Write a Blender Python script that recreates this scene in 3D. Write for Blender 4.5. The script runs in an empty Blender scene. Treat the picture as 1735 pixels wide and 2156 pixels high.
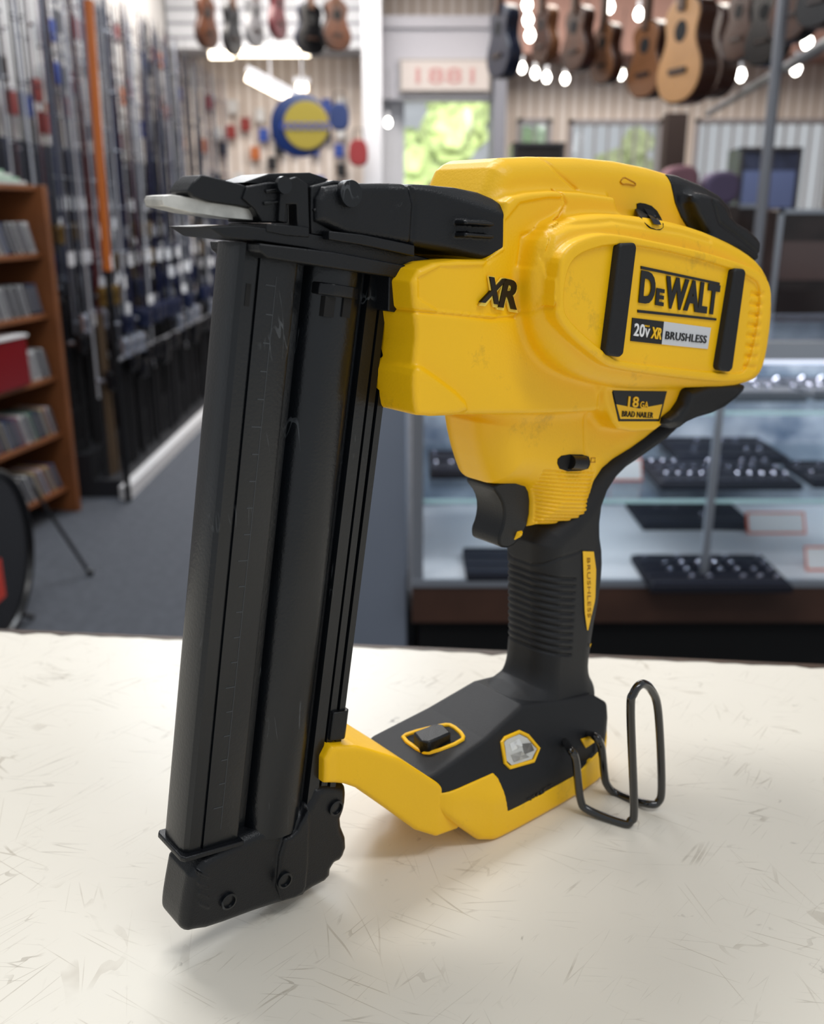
import bpy, bmesh, math, random, time
import numpy as np
from mathutils import Vector
T0=time.time()
random.seed(5)
C=bpy.context.scene.collection
F=2000.0; CX,CY=867.5,1078.0; P=math.radians(17.4); CT=0.95; H=0.30
CAM=np.array([0,0,CT+H]); cp,sp=math.cos(P),math.sin(P)
def ray(px,py):
    u=(px-CX)/F; v=(CY-py)/F
    return np.array([u,cp+v*sp,-sp+v*cp])
def at(px,py,Y):
    d=ray(px,py); return Vector(CAM+d*(Y/d[1]))
def atz(px,py,z):
    d=ray(px,py); return Vector(CAM+d*((z-CAM[2])/d[2]))
AZ=math.radians(50)
ax=np.array([math.sin(AZ),math.cos(AZ),0]); nn=np.array([math.cos(AZ),-math.sin(AZ),0])
O=np.array([.0224,.433,CT])
def loc(p):
    q=np.array(p)-O; return (q@ax, q@nn, q[2])     # s, w, z
def hit(px,py,n,c):   # plane n.(s,w,z)=c
    d=ray(px,py); dl=np.array([d@ax,d@nn,d[2]]); o=np.array(loc(CAM)); n=np.array(n)
    t=(c-o@n)/(dl@n); return o+dl*t
def S(px,py,w):
    p=hit(px,py,(0,1,0),w/1000.0); return np.array([p[0],p[2]])
def SP(pts,w=0): return np.array([S(q[0],q[1],q[2] if len(q)>2 else w) for q in pts])
# ---------------------------------------------------------------- materials
def lin(c):
    return tuple(((x/255)/12.92 if x/255<=.04045 else ((x/255+.055)/1.055)**2.4) for x in c)
MATS={}
def mat(name,rgb,rough=.5,metal=0,emit=0,noise=0,nscale=20,bump=0,bscale=60,spec=.5,rgb2=None,coat=0):
    if name in MATS: return MATS[name]
    m=bpy.data.materials.new(name); m.use_nodes=True; nt=m.node_tree; b=nt.nodes['Principled BSDF']
    c=lin(rgb)+(1,)
    b.inputs['Base Color'].default_value=c; b.inputs['Roughness'].default_value=rough
    b.inputs['Metallic'].default_value=metal; b.inputs['Specular IOR Level'].default_value=spec
    b.inputs['Coat Weight'].default_value=coat; b.inputs['Coat Roughness'].default_value=.12
    tc=nt.nodes.new('ShaderNodeTexCoord')
    if noise or rgb2:
        n=nt.nodes.new('ShaderNodeTexNoise'); n.inputs['Scale'].default_value=nscale; n.inputs['Detail'].default_value=5
        nt.links.new(tc.outputs['Object'],n.inputs['Vector'])
        r=nt.nodes.new('ShaderNodeValToRGB'); r.color_ramp.elements[0].position=.35; r.color_ramp.elements[1].position=.68
        k=1-noise
        c2=lin(rgb2)+(1,) if rgb2 else tuple(x*k for x in c[:3])+(1,)
        r.color_ramp.elements[0].color=c2; r.color_ramp.elements[1].color=c
        nt.links.new(n.outputs['Fac'],r.inputs['Fac']); nt.links.new(r.outputs['Color'],b.inputs['Base Color'])
    if bump:
        n2=nt.nodes.new('ShaderNodeTexNoise'); n2.inputs['Scale'].default_value=bscale; n2.inputs['Detail'].default_value=3
        nt.links.new(tc.outputs['Object'],n2.inputs['Vector'])
        bp=nt.nodes.new('ShaderNodeBump'); bp.inputs['Strength'].default_value=bump; bp.inputs['Distance'].default_value=.001
        nt.links.new(n2.outputs['Fac'],bp.inputs['Height']); nt.links.new(bp.outputs['Normal'],b.inputs['Normal'])
    if emit:
        b.inputs['Emission Color'].default_value=c; b.inputs['Emission Strength'].default_value=emit
    MATS[name]=m; return m
def glassmat(name,rgb,gloss=.08,tint=(1,1,1)):
    m=bpy.data.materials.new(name); m.use_nodes=True; nt=m.node_tree; nt.nodes.remove(nt.nodes['Principled BSDF'])
    o=nt.nodes['Material Output']; t=nt.nodes.new('ShaderNodeBsdfTransparent'); t.inputs[0].default_value=tint+(1,)
    g=nt.nodes.new('ShaderNodeBsdfGlossy'); g.inputs['Color'].default_value=lin(rgb)+(1,); g.inputs['Roughness'].default_value=.08
    x=nt.nodes.new('ShaderNodeMixShader'); x.inputs[0].default_value=gloss
    nt.links.new(t.outputs[0],x.inputs[1]); nt.links.new(g.outputs[0],x.inputs[2]); nt.links.new(x.outputs[0],o.inputs['Surface'])
    MATS[name]=m; return m
YEL=mat('yellow_plastic',(255,198,6),.40,noise=.06,nscale=14,bump=.12,bscale=900)
def grime(m,strength=.35):
    nt=m.node_tree; b=nt.nodes['Principled BSDF']; src=b.inputs['Base Color'].links[0].from_socket
    tc=nt.nodes.new('ShaderNodeTexCoord'); n=nt.nodes.new('ShaderNodeTexNoise'); n.inputs['Scale'].default_value=28; n.inputs['Detail'].default_value=9; n.inputs['Roughness'].default_value=.75
    nt.links.new(tc.outputs['Object'],n.inputs['Vector'])
    r=nt.nodes.new('ShaderNodeValToRGB'); r.color_ramp.elements[0].position=.60; r.color_ramp.elements[1].position=.80
    r.color_ramp.elements[0].color=(0,0,0,1); r.color_ramp.elements[1].color=(strength,)*3+(1,)
    mx=nt.nodes.new('ShaderNodeMix'); mx.data_type='RGBA'; mx.inputs['B'].default_value=(.16,.10,.03,1)
    nt.links.new(n.outputs['Fac'],r.inputs['Fac']); nt.links.new(r.outputs['Color'],mx.inputs['Factor']); nt.links.new(src,mx.inputs['A'])
    nt.links.new(mx.outputs['Result'],b.inputs['Base Color'])
grime(YEL,.6)
BLK=mat('black_plastic',(16,18,22),.36,noise=.25,nscale=40,bump=.2,bscale=1500,spec=.38)
RUB=mat('black_rubber',(22,24,28),.52,noise=.15,nscale=60,bump=.3,bscale=2500,spec=.38)
MAG=mat('black_anodised',(10,14,19),.28,noise=.35,nscale=50,bump=.1,bscale=800,spec=.5)
def scratches(m,col,scale,thr,amount,stretch=(1,1,1),mscale=6,m0=.45,rot=0,warp=.04):
    nt=m.node_tree; b=nt.nodes['Principled BSDF']; src=b.inputs['Base Color'].links[0].from_socket
    tc=nt.nodes.new('ShaderNodeTexCoord'); mr=nt.nodes.new('ShaderNodeMapping'); mr.inputs['Rotation'].default_value=(0,0,rot)
    mp=nt.nodes.new('ShaderNodeMapping'); mp.inputs['Scale'].default_value=stretch
    nt.links.new(tc.outputs['Object'],mr.inputs['Vector']); nt.links.new(mr.outputs[0],mp.inputs['Vector'])
    nz=nt.nodes.new('ShaderNodeTexNoise'); nz.inputs['Scale'].default_value=scale*.6; nt.links.new(mp.outputs[0],nz.inputs['Vector'])
    va=nt.nodes.new('ShaderNodeVectorMath'); va.operation='MULTIPLY_ADD'; va.inputs[1].default_value=(warp,)*3
    nt.links.new(nz.outputs['Color'],va.inputs[0]); nt.links.new(mp.outputs[0],va.inputs[2])
    vo=nt.nodes.new('ShaderNodeTexVoronoi'); vo.feature='DISTANCE_TO_EDGE'; vo.inputs['Scale'].default_value=scale; nt.links.new(va.outputs[0],vo.inputs['Vector'])
    lt=nt.nodes.new('ShaderNodeMath'); lt.operation='LESS_THAN'; lt.inputs[1].default_value=thr; nt.links.new(vo.outputs['Distance'],lt.inputs[0])
    n2=nt.nodes.new('ShaderNodeTexNoise'); n2.inputs['Scale'].default_value=mscale; n2.inputs['Detail'].default_value=4; nt.links.new(tc.outputs['Object'],n2.inputs['Vector'])
    r=nt.nodes.new('ShaderNodeValToRGB'); r.color_ramp.elements[0].position=m0; r.color_ramp.elements[1].position=m0+.12; nt.links.new(n2.outputs['Fac'],r.inputs['Fac'])
    mu=nt.nodes.new('ShaderNodeMath'); mu.operation='MULTIPLY'; nt.links.new(lt.outputs[0],mu.inputs[0]); nt.links.new(r.outputs['Color'],mu.inputs[1])
    m2=nt.nodes.new('ShaderNodeMath'); m2.operation='MULTIPLY'; m2.inputs[1].default_value=amount; nt.links.new(mu.outputs[0],m2.inputs[0])
    mx=nt.nodes.new('ShaderNodeMix'); mx.data_type='RGBA'; mx.inputs['B'].default_value=lin(col)+(1,)
    nt.links.new(m2.outputs[0],mx.inputs['Factor']); nt.links.new(src,mx.inputs['A']); nt.links.new(mx.outputs['Result'],b.inputs['Base Color'])
scratches(MAG,(110,115,120),90,.018,.45,(1,1,.2),40,.60)
scratches(BLK,(90,92,96),160,.02,.35,(1,.3,1),50,.64)
STEEL=mat('bright_steel',(225,223,216),.38,.75,noise=.3,nscale=120)
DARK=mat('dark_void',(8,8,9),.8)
INK=mat('black_ink',(10,10,11),.35)
WINK=mat('white_ink',(235,235,235),.5)
SILV=mat('silver_label',(214,216,220),.35,.15)
YINK=mat('yellow_ink',(250,196,30),.5)
LENS=mat('clear_lens',(205,205,200),.12,coat=.6)
WIRE=mat('black_wire',(9,9,10),.16,coat=.8)
EMB=mat('emboss_edge',(255,222,90),.35)
# ---------------------------------------------------------------- object helpers
def mk(name,me,m,parent=None):
    o=bpy.data.objects.new(name,me); C.objects.link(o)
    if m is not None:
        me.materials.clear(); me.materials.append(m)
    if parent: o.parent=parent
    return o
def tag(o,label=None,cat=None,group=None,kind=None):
    if label: o['label']=label
    if cat: o['category']=cat
    if group: o['group']=group
    if kind: o['kind']=kind
    return o
def empty(name,l=(0,0,0),rz=0,parent=None):
    o=bpy.data.objects.new(name,None); C.objects.link(o); o.location=l; o.rotation_euler=(0,0,rz); o.empty_display_size=.05
    if parent: o.parent=parent
    return o
class MB:
    def __init__(s): s.bm=bmesh.new()
    def box(s,x0,x1,y0,y1,z0,z1):
        v=[s.bm.verts.new(c) for c in ((x0,y0,z0),(x1,y0,z0),(x1,y1,z0),(x0,y1,z0),(x0,y0,z1),(x1,y0,z1),(x1,y1,z1),(x0,y1,z1))]
        for f in ((3,2,1,0),(4,5,6,7),(0,1,5,4),(1,2,6,5),(2,3,7,6),(3,0,4,7)): s.bm.faces.new([v[i] for i in f])
        return s
    def tube(s,pts,r,n=10,closed=False):
        pts=[Vector(p) for p in pts]; k=len(pts); rs=r if isinstance(r,(list,tuple)) else [r]*k; rings=[]
        up=None
        for i,p in enumerate(pts):
            a=pts[i-1] if (i>0 or closed) else p; b=pts[(i+1)%k] if (i<k-1 or closed) else p
            t=(b-a).normalized()
            if up is None:
                up=Vector((0,0,1)) if abs(t.z)<.9 else Vector((1,0,0))
            u=(up-t*up.dot(t)).normalized(); w=t.cross(u); up=u
            rings.append([s.bm.verts.new(p+(u*math.cos(2*math.pi*j/n)+w*math.sin(2*math.pi*j/n))*rs[i]) for j in range(n)])
        for i in range(k if closed else k-1):
            A=rings[i];B=rings[(i+1)%k]
            for j in range(n): s.bm.faces.new((A[j],A[(j+1)%n],B[(j+1)%n],B[j]))
        if not closed:
            s.bm.faces.new(rings[0][::-1]); s.bm.faces.new(rings[-1])
        return s
    def lathe(s,prof,c=(0,0,0),n=20,axis='z'):
        c=Vector(c); rings=[]
        for r,h in prof:
            ring=[]
            for j in range(n):
                a=2*math.pi*j/n; x,y=r*math.cos(a),r*math.sin(a)
                v=Vector((x,y,h)) if axis=='z' else (Vector((x,h,y)) if axis=='y' else Vector((h,x,y)))
                ring.append(s.bm.verts.new(c+v))
            rings.append(ring)
        for A,B in zip(rings,rings[1:]):
            for j in range(n): s.bm.faces.new((A[j],A[(j+1)%n],B[(j+1)%n],B[j]))
        s.bm.faces.new(rings[0][::-1]); s.bm.faces.new(rings[-1]); return s
    def prism(s,poly,y0,y1):
        a=[s.bm.verts.new((p[0],y0,p[1])) for p in poly]; b=[s.bm.verts.new((p[0],y1,p[1])) for p in poly]
        n=len(poly)
        s.bm.faces.new(a); s.bm.faces.new(b[::-1])
        for i in range(n): s.bm.faces.new((a[i],b[i],b[(i+1)%n],a[(i+1)%n]))
        return s
    def build(s,name,m,parent=None,bev=0,smooth=True,seg=2):
        bmesh.ops.recalc_face_normals(s.bm,faces=s.bm.faces)
        me=bpy.data.meshes.new(name); s.bm.to_mesh(me); s.bm.free()
        if smooth:
            me.polygons.foreach_set('use_smooth',[True]*len(me.polygons)); me.set_sharp_from_angle(angle=math.radians(35))
        o=mk(name,me,m,parent)
        if bev:
            b=o.modifiers.new('bevel','BEVEL'); b.width=bev; b.segments=seg; b.limit_method='ANGLE'; b.angle_limit=math.radians(30)
        return o
# ---------------------------------------------------------------- SDF toolkit
def chaikin(p,n):
    p=np.array(p)
    for _ in range(n):
        q=np.roll(p,-1,0); p=np.stack([.75*p+.25*q,.25*p+.75*q],1).reshape(-1,2)
    return p
def psdf(poly,X,Z):
    d=np.full(np.broadcast(X,Z).shape,1e9); sgn=np.ones(d.shape); n=len(poly)
    for i in range(n):
        a=poly[i]; b=poly[i-1]; e=b-a; wx=X-a[0]; wz=Z-a[1]
        t=np.clip((wx*e[0]+wz*e[1])/(e@e+1e-18),0,1)
        dx=wx-e[0]*t; dz=wz-e[1]*t; d=np.minimum(d,dx*dx+dz*dz)
        c1=Z>=a[1]; c2=Z<b[1]; c3=e[0]*wz>e[1]*wx
        fl=(c1&c2&c3)|(~c1&~c2&~c3); sgn=np.where(fl,-sgn,sgn)
    return sgn*np.sqrt(d)
def ldist(line,X,Z):
    d=np.full(np.broadcast(X,Z).shape,1e9)
    for a,b in zip(line[:-1],line[1:]):
        e=b-a; wx=X-a[0]; wz=Z-a[1]; t=np.clip((wx*e[0]+wz*e[1])/(e@e+1e-18),0,1)
        d=np.minimum(d,(wx-e[0]*t)**2+(wz-e[1]*t)**2)
    return np.sqrt(d)
def smin(a,b,k):
    h=np.clip(.5+.5*(b-a)/k,0,1); return b*(1-h)+a*h-k*h*(1-h)
def smax(a,b,k): return -smin(-a,-b,k)
def extr(d2,Wt,r,aw):
    q1=d2+r; q2=aw-Wt+r
    return np.minimum(np.maximum(q1,q2),0)+np.sqrt(np.maximum(q1,0)**2+np.maximum(q2,0)**2)-r
class Grid:
    def __init__(g,s0,s1,w0,w1,z0,z1,h):
        g.h=h
        g.fin(np.arange(s0,s1,h,dtype=np.float32),np.arange(-w1,-w0,h,dtype=np.float32),np.arange(z0,z1,h,dtype=np.float32))
    def fin(g,s,y,z):
        g.s=s; g.y=y; g.z=z; g.o=(float(s[0]),float(y[0]),float(z[0]))
        g.S=g.s[:,None,None]; g.W=-g.y[None,:,None]; g.Z=g.z[None,None,:]; g.A=np.abs(g.W)
        g.S2=g.s[:,None]; g.Z2=g.z[None,:]
    def p2(g,poly): return psdf(poly,g.S2,g.Z2).astype(np.float32)[:,None,:]
    def l2(g,line): return ldist(line,g.S2,g.Z2).astype(np.float32)[:,None,:]
def nets(g,Fd,name,m,parent):
    ins=Fd<0
    c=np.zeros(tuple(x-1 for x in Fd.shape),np.uint8)
    for a in (0,1):
        for b in (0,1):
            for d in (0,1):
                c+=ins[a:Fd.shape[0]-1+a,b:Fd.shape[1]-1+b,d:Fd.shape[2]-1+d]
    act=(c>0)&(c<8); ai=np.argwhere(act); idx=np.full(act.shape,-1,np.int32); idx[act]=np.arange(len(ai))
    acc=np.zeros((len(ai),3)); cnt=np.zeros(len(ai))
    cor=[(a,b,d) for a in (0,1) for b in (0,1) for d in (0,1)]
    for A in cor:
        for B in cor:
            if sum(abs(A[i]-B[i]) for i in range(3))==1 and A<B:
                fa=Fd[ai[:,0]+A[0],ai[:,1]+A[1],ai[:,2]+A[2]].astype(np.float64); fb=Fd[ai[:,0]+B[0],ai[:,1]+B[1],ai[:,2]+B[2]].astype(np.float64)
                cr=(fa<0)!=(fb<0); t=np.where(cr,fa/np.where(fa==fb,1,fa-fb),0)
                pos=np.array(A)+t[:,None]*(np.array(B)-np.array(A)); acc+=pos*cr[:,None]; cnt+=cr
    v=(ai+acc/cnt[:,None])*g.h+np.array(g.o)
    Q=[]
    def add(e,offs,sg):
        q=np.stack([idx[e[:,0]+o[0],e[:,1]+o[1],e[:,2]+o[2]] for o in offs],1)
        q[~sg]=q[~sg][:,::-1]; Q.append(q)
    cr=(ins[:-1]!=ins[1:]); e=np.argwhere(cr[:,1:-1,1:-1])+[0,1,1]; add(e,((0,-1,-1),(0,0,-1),(0,0,0),(0,-1,0)),ins[e[:,0],e[:,1],e[:,2]])
    cr=(ins[:,:-1]!=ins[:,1:]); e=np.argwhere(cr[1:-1,:,1:-1])+[1,0,1]; add(e,((-1,0,-1),(-1,0,0),(0,0,0),(0,0,-1)),ins[e[:,0],e[:,1],e[:,2]])
    cr=(ins[:,:,:-1]!=ins[:,:,1:]); e=np.argwhere(cr[1:-1,1:-1,:])+[1,1,0]; add(e,((-1,-1,0),(0,-1,0),(0,0,0),(-1,0,0)),ins[e[:,0],e[:,1],e[:,2]])
    q=np.concatenate(Q); q=q[(q>=0).all(1)]
    me=bpy.data.meshes.new(name); me.vertices.add(len(v)); me.vertices.foreach_set('co',v.astype(np.float32).ravel())
    me.loops.add(q.size); me.loops.foreach_set('vertex_index',q.ravel().astype(np.int32))
    me.polygons.add(len(q)); me.polygons.foreach_set('loop_start',np.arange(0,q.size,4,dtype=np.int32)); me.polygons.foreach_set('use_smooth',np.ones(len(q),bool))
    me.update(calc_edges=True); me.validate()
    return mk(name,me,m,parent)
TT=np.arange(.24,.66,.0003)
def rayhit(g,Fd,px,py):
    d=ray(px,py); dl=np.array([d@ax,-(d@nn),d[2]]); o=np.array(loc(CAM)); o[1]=-o[1]
    p=o+TT[:,None]*dl; ii=np.round((p-np.array(g.o))/g.h).astype(int)
    ok=((ii>=1)&(ii<np.array(Fd.shape)-1)).all(1); v=np.full(len(TT),1.0)
    v[ok]=Fd[ii[ok,0],ii[ok,1],ii[ok,2]]
    j=np.argmax(v<0)
    if v[j]>=0: return None
    a,b,c=ii[j]; 
    def G(A,B): return float(Fd[A]-Fd[B])
    n=np.array([G((min(a+2,Fd.shape[0]-1),b,c),(max(a-2,0),b,c)),G((a,min(b+2,Fd.shape[1]-1),c),(a,max(b-2,0),c)),G((a,b,min(c+2,Fd.shape[2]-1)),(a,b,max(c-2,0)))])
    n/=np.linalg.norm(n)+1e-12
    q=p[j]+n*(-v[j])*.5
    return q,n
# ================================================================ THE NAIL GUN
tool=empty('nail_gun',tuple(O),math.atan2(ax[1],ax[0]))
tag(tool,'yellow and black cordless nail gun standing upright on its foot on the cream counter','nail gun')
mm=.001
h=.0006
g=Grid(-.075,.190,-.056,.056,.10,.345,h)
def lay(pts,w,W,r,n=2,gg=None):
    gg=gg or g; return extr(gg.p2(chaikin(SP(pts,w),n)),np.float32(W*mm),np.float32(r*mm),gg.A)
core=lay([(905,380,-18),(930,350,-14),(990,333,-5),(1200,335,0),(1330,360,0),(1440,402,0),(1476,440,0),(1492,560,0),(1490,760,0),(1440,800),(1000,820),(900,800),(890,560)],0,23,9,1)
front=lay([(868,574),(935,546),(1060,548),(1062,430),(1090,408),(1190,400),(1330,420),(1330,860),(1180,872),(990,874),(880,877),(872,800),(874,752),(880,705),(874,655)],30,30,2.5,1)
Fd=smin(core,front,.0045); del front
neck=lay([(966,862,0),(978,940,0),(998,1004,0),(1014,1015,3),(1085,1017,5),(1099,1040,5),(1097,1095,5),(1086,1128,7),(1070,1144,8),(1090,1146,14),(1116,1116),(1250,1113),(1256,1035),(1285,990),(1350,952),(1402,908),(1428,850),(1300,780),(1050,780,0)],18,21,16,1)
Fd=smin(Fd,neck,.007); del neck
wedge=lay([(880,770),(900,778),(985,842),(992,872),(884,879),(876,866),(872,800)],33,33,2.5,1); Fd=smin(Fd,wedge,.002); del wedge
bulge=lay([(1128,600),(1140,520),(1165,478),(1210,458),(1300,447),(1450,468),(1565,516),(1620,562),(1634,640),(1614,782),(1582,816),(1440,820),(1340,822),(1250,806),(1185,775),(1140,715)],42,44,9,2)
Fd=smin(Fd,bulge,.0035); del bulge
PADP=[(1176,560),(1200,515),(1250,494),(1300,491),(1440,520),(1500,534),(1604,568),(1630,605),(1620,690),(1598,787),(1572,806),(1480,803),(1300,779),(1266,762),(1182,692),(1170,640)]
pad=lay(PADP,50,50,2.0,2); Fd=smin(Fd,pad,.0013); del pad
shield=lay([(1262,795),(1340,800),(1436,800),(1440,815),(1404,905),(1310,912),(1285,880)],33,33,2.0,1); Fd=smin(Fd,shield,.0035); del shield
rec=g.p2(chaikin(SP([(1194,568),(1220,532),(1300,510),(1440,534),(1590,582),(1606,612),(1596,700),(1576,780),(1550,790),(1310,764),(1280,748),(1196,675),(1186,640)],50),2))
rc=np.maximum(rec,np.float32(.0482)-g.A); Fd=smax(Fd,-rc,.0005); del rc
pan=g.p2(chaikin(SP([(880,560),(1062,556),(1066,430),(1184,408),(1190,430),(1172,452),(1126,478),(1102,535),(1102,640),(1084,664),(1040,668),(880,652)],30),1))
Fd=Fd+np.clip(-pan/.0008,0,1)*np.float32(.0010)*(g.A>.02)
GRV=np.zeros((len(g.s),1,len(g.z)),np.float32)
def groove(pts,w,wd,dp,n=0):
    global GRV
    GRV=np.maximum(GRV,np.exp(-(g.l2(SP(pts,w))/(wd*mm))**2)*dp*mm)
groove([(868,655),(1040,672),(1088,668),(1106,640),(1108,540),(1130,484),(1180,458),(1197,430),(1188,402)],31,.7,1.2)
groove([(1130,337),(1145,365),(1185,400)],15,.8,.9)
groove([(1240,812),(1242,950),(1262,1000)],24,.8,.6)
groove([(958,890),(985,960),(1000,1010)],16,.8,.7)
groove([(1145,560),(1155,500),(1205,475),(1300,466),(1440,490),(1500,508)],44,1.0,.8)
for i in range(8): groove([(1590-i*2.2,618+i*22),(1608-i*2.2,620+i*22)],50,1.0,1.2)
for i in range(14): groove([(1146,992+i*8.6),(1250-i*.2,994+i*8.6)],20,.6,1.1)
Fd=(Fd+GRV.astype(np.float32)*(g.A>.012)).astype(np.float32)
BODY=nets(g,Fd,'housing',YEL,tool); GB,FB=g,Fd
def dense(pts,step=8):
    out=[]; k=len(pts)
    for i in range(k):
        a=np.array(pts[i][:2],float); b=np.array(pts[(i+1)%k][:2],float); m_=max(1,int(np.linalg.norm(b-a)/step))
        for j in range(m_): out.append(a+(b-a)*j/m_)
    return out
def patch(name,pts,m,parent=tool,lift=.5,n=0,gf=None,step=10):
    gg,ff=gf or (GB,FB)
    pp=chaikin([p[:2] for p in pts],n) if n else dense(pts,step)
    c=np.mean(np.array([p[:2] for p in pp]),0)
    hc=rayhit(gg,ff,c[0],c[1]); P3=[rayhit(gg,ff,p[0],p[1]) for p in pp]; P3=[q for q in P3 if q is not None]
    if hc is None or len(P3)<3: print('patch miss',name); return None
    bm=bmesh.new(); a=[bm.verts.new(q+n_*lift*mm) for q,n_ in P3]; b=[bm.verts.new(q-n_*1.2*mm) for q,n_ in P3]
    ca=bm.verts.new(hc[0]+hc[1]*lift*mm); k=len(a)
    for i in range(k):
        j=(i+1)%k; bm.faces.new((a[i],a[j],ca)); bm.faces.new((a[i],b[i],b[j],a[j]))
    bmesh.ops.recalc_face_normals(bm,faces=bm.faces)
    me=bpy.data.meshes.new(name); bm.to_mesh(me); bm.free(); return mk(name,me,m,parent)
def ribbon(name,left,right,m,gf,lift=.4,N=20,nc=6,parent=tool):
    def rs(pl):
        pl=np.array(pl,float); t=np.linspace(0,len(pl)-1,N); i=np.minimum(t.astype(int),len(pl)-2); f=(t-i)[:,None]; return pl[i]*(1-f)+pl[i+1]*f
    L,R=rs(left),rs(right); bm=bmesh.new(); rows=[]; last=None
    for a,b in zip(L,R):
        row=[]
        for j in range(nc+1):
            p=a+(b-a)*j/nc; hq=rayhit(gf[0],gf[1],p[0],p[1])
            if hq is None: hq=last
            if hq is None: hq=(np.zeros(3),np.zeros(3))
            last=hq; row.append(bm.verts.new(hq[0]+hq[1]*lift*mm))
        rows.append(row)
    for A,B in zip(rows,rows[1:]):
        for j in range(nc): bm.faces.new((A[j],A[j+1],B[j+1],B[j]))
    bmesh.ops.recalc_face_normals(bm,faces=bm.faces)
    me=bpy.data.meshes.new(name); bm.to_mesh(me); bm.free(); me.polygons.foreach_set('use_smooth',[True]*len(me.polygons)); return mk(name,me,m,parent)
def rimtube(name,pts,m,gf,r=.9,lift=.2,n=1):
    pp=chaikin(pts,n); q=[rayhit(gf[0],gf[1],a,b) for a,b in pp]; q=[x[0]+x[1]*lift*mm for x in q if x is not None]
    if len(q)<4: print('rim miss',name); return None
    return MB().tube(q,r*mm,8,True).build(name,m,tool)
def plate(name,pts,w,w0,w1,m,bev=.6,parent=tool,n=0):
    q=SP(pts,w); q=chaikin(q,n) if n else q
    return MB().prism([tuple(x) for x in q],-w1*mm,-w0*mm).build(name,m,parent,bev*mm)
def fontmesh(t,bold,ext=.02):
    cu=bpy.data.curves.new('t','FONT'); cu.body=t; cu.offset=bold; cu.extrude=ext; cu.resolution_u=4; cu.space_character=1.06 if bold<.03 else 1.0
    o=bpy.data.objects.new('t',cu); C.objects.link(o); bpy.context.view_layer.update()
    me=bpy.data.meshes.new_from_object(o.evaluated_get(bpy.context.evaluated_depsgraph_get()))
    bpy.data.objects.remove(o)
    co=np.zeros(len(me.vertices)*3); me.vertices.foreach_get('co',co); co=co.reshape(-1,3)
    mn,mx=co.min(0),co.max(0); return me,(co-mn)/(mx-mn+1e-9)
def text(name,t,BL,BR,TL,w,m,parent=tool,bold=0,depth=.35):
    me,u=fontmesh(t,bold)
    a,b,c=S(*BL,w),S(*BR,w),S(*TL,w)
    p=a+u[:,:1]*(b-a)+u[:,1:2]*(c-a)
    out=np.stack([p[:,0],-(w*mm+(u[:,2]-.0)*depth*mm),p[:,1]],1)
    me.vertices.foreach_set('co',out.ravel()); me.update(); me.name=name
    return mk(name,me,m,parent)
def textd(name,t,BL,BR,TL,gf,m,bold=0,lift=.3,parent=tool):
    me,u=fontmesh(t,bold,0); BL,BR,TL=map(np.array,(BL,BR,TL)); out=[]
    last=np.zeros(3)
    for k in u:
        p=BL+k[0]*(BR-BL)+k[1]*(TL-BL); q=rayhit(gf[0],gf[1],p[0],p[1]); 
        if q is not None: last=q[0]+q[1]*lift*mm
        out.append(last)
    me.vertices.foreach_set('co',np.array(out).ravel()); me.update(); me.name=name; return mk(name,me,m,parent)
GF=(GB,FB)
plate('rubber_strip',[(1306,512),(1334,511),(1338,520),(1310,745),(1302,752),(1278,748),(1274,740),(1302,520)],51,47,52.0,RUB,1.0)
plate('rubber_strip',[(1548,565),(1564,566),(1568,573),(1540,776),(1533,783),(1515,780),(1511,773),(1544,571)],51,47,52.0,RUB,1.0)
W_=48.6
plate('badge_line',[(1350,560),(1515,595),(1515,600),(1350,566)],W_,48,W_+.2,INK,0)
plate('badge_line',[(1343,652),(1508,670),(1508,675),(1343,658)],W_,48,W_+.2,INK,0)
text('lettering','D',(1344,637),(1376,642),(1350,569),W_,INK,bold=.045)
text('lettering','E',(1379,642),(1396,645),(1382,606),W_,INK,bold=.045)
text('lettering','WALT',(1396,648),(1509,664),(1403,580),W_,INK,bold=.045)
plate('label_plate',[(1332,669),(1398,677),(1393,725),(1328,718)],W_,47.5,W_+.1,INK,.1)
plate('silver_plate',[(1398,677),(1497,690),(1490,735),(1393,725)],W_,47.5,W_+.1,SILV,.1)
text('lettering','20',(1333,707),(1355,710),(1336,680),W_+.15,WINK,bold=.02)
text('lettering','V',(1356,710),(1366,711),(1358,691),W_+.15,WINK,bold=.02)
text('lettering','MAX',(1357,688),(1367,689),(1357,684),W_+.15,YINK)
text('lettering','XR',(1369,712),(1391,715),(1373,688),W_+.15,YINK,bold=.03)
text('lettering','BRUSHLESS',(1400,714),(1486,723),(1402,697),W_+.15,INK,bold=.008)
text('mark_edge','X',(1005,643),(1048,648),(1024,580),29.3,EMB,bold=.07,depth=1.0)
text('mark_edge','R',(1042,651),(1088,659),(1056,584),29.3,EMB,bold=.07,depth=1.0)
text('raised_mark','X',(1007,636),(1046,641),(1025,582),29.4,INK,bold=.035,depth=1.6)
text('raised_mark','R',(1045,646),(1083,652),(1058,586),29.4,INK,bold=.031,depth=1.6)
plate('gauge_border',[(1286,817),(1405,819),(1388,887),(1302,887)],33.0,32,33.2,INK,.05)
plate('gauge_label',[(1290,822),(1401,824),(1386,882),(1306,882)],33.2,32,33.4,YINK,.1)
plate('gauge_band',[(1290,822),(1401,824),(1394,851),(1345,860),(1297,851)],33.4,32.5,33.6,INK,.05)
text('lettering','18',(1321,857),(1343,858),(1323,834),33.7,YINK,bold=.02)
text('lettering','GA',(1347,859),(1364,859),(1348,845),33.7,YINK,bold=.01)
text('lettering','BRAD NAILER',(1309,877),(1374,880),(1310,865),33.5,INK,bold=.0)
patch('vent_slot',[(1338,430),(1350,426),(1378,436),(1396,468),(1395,484),(1375,486),(1350,466)],DARK,lift=.4,n=1)
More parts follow.
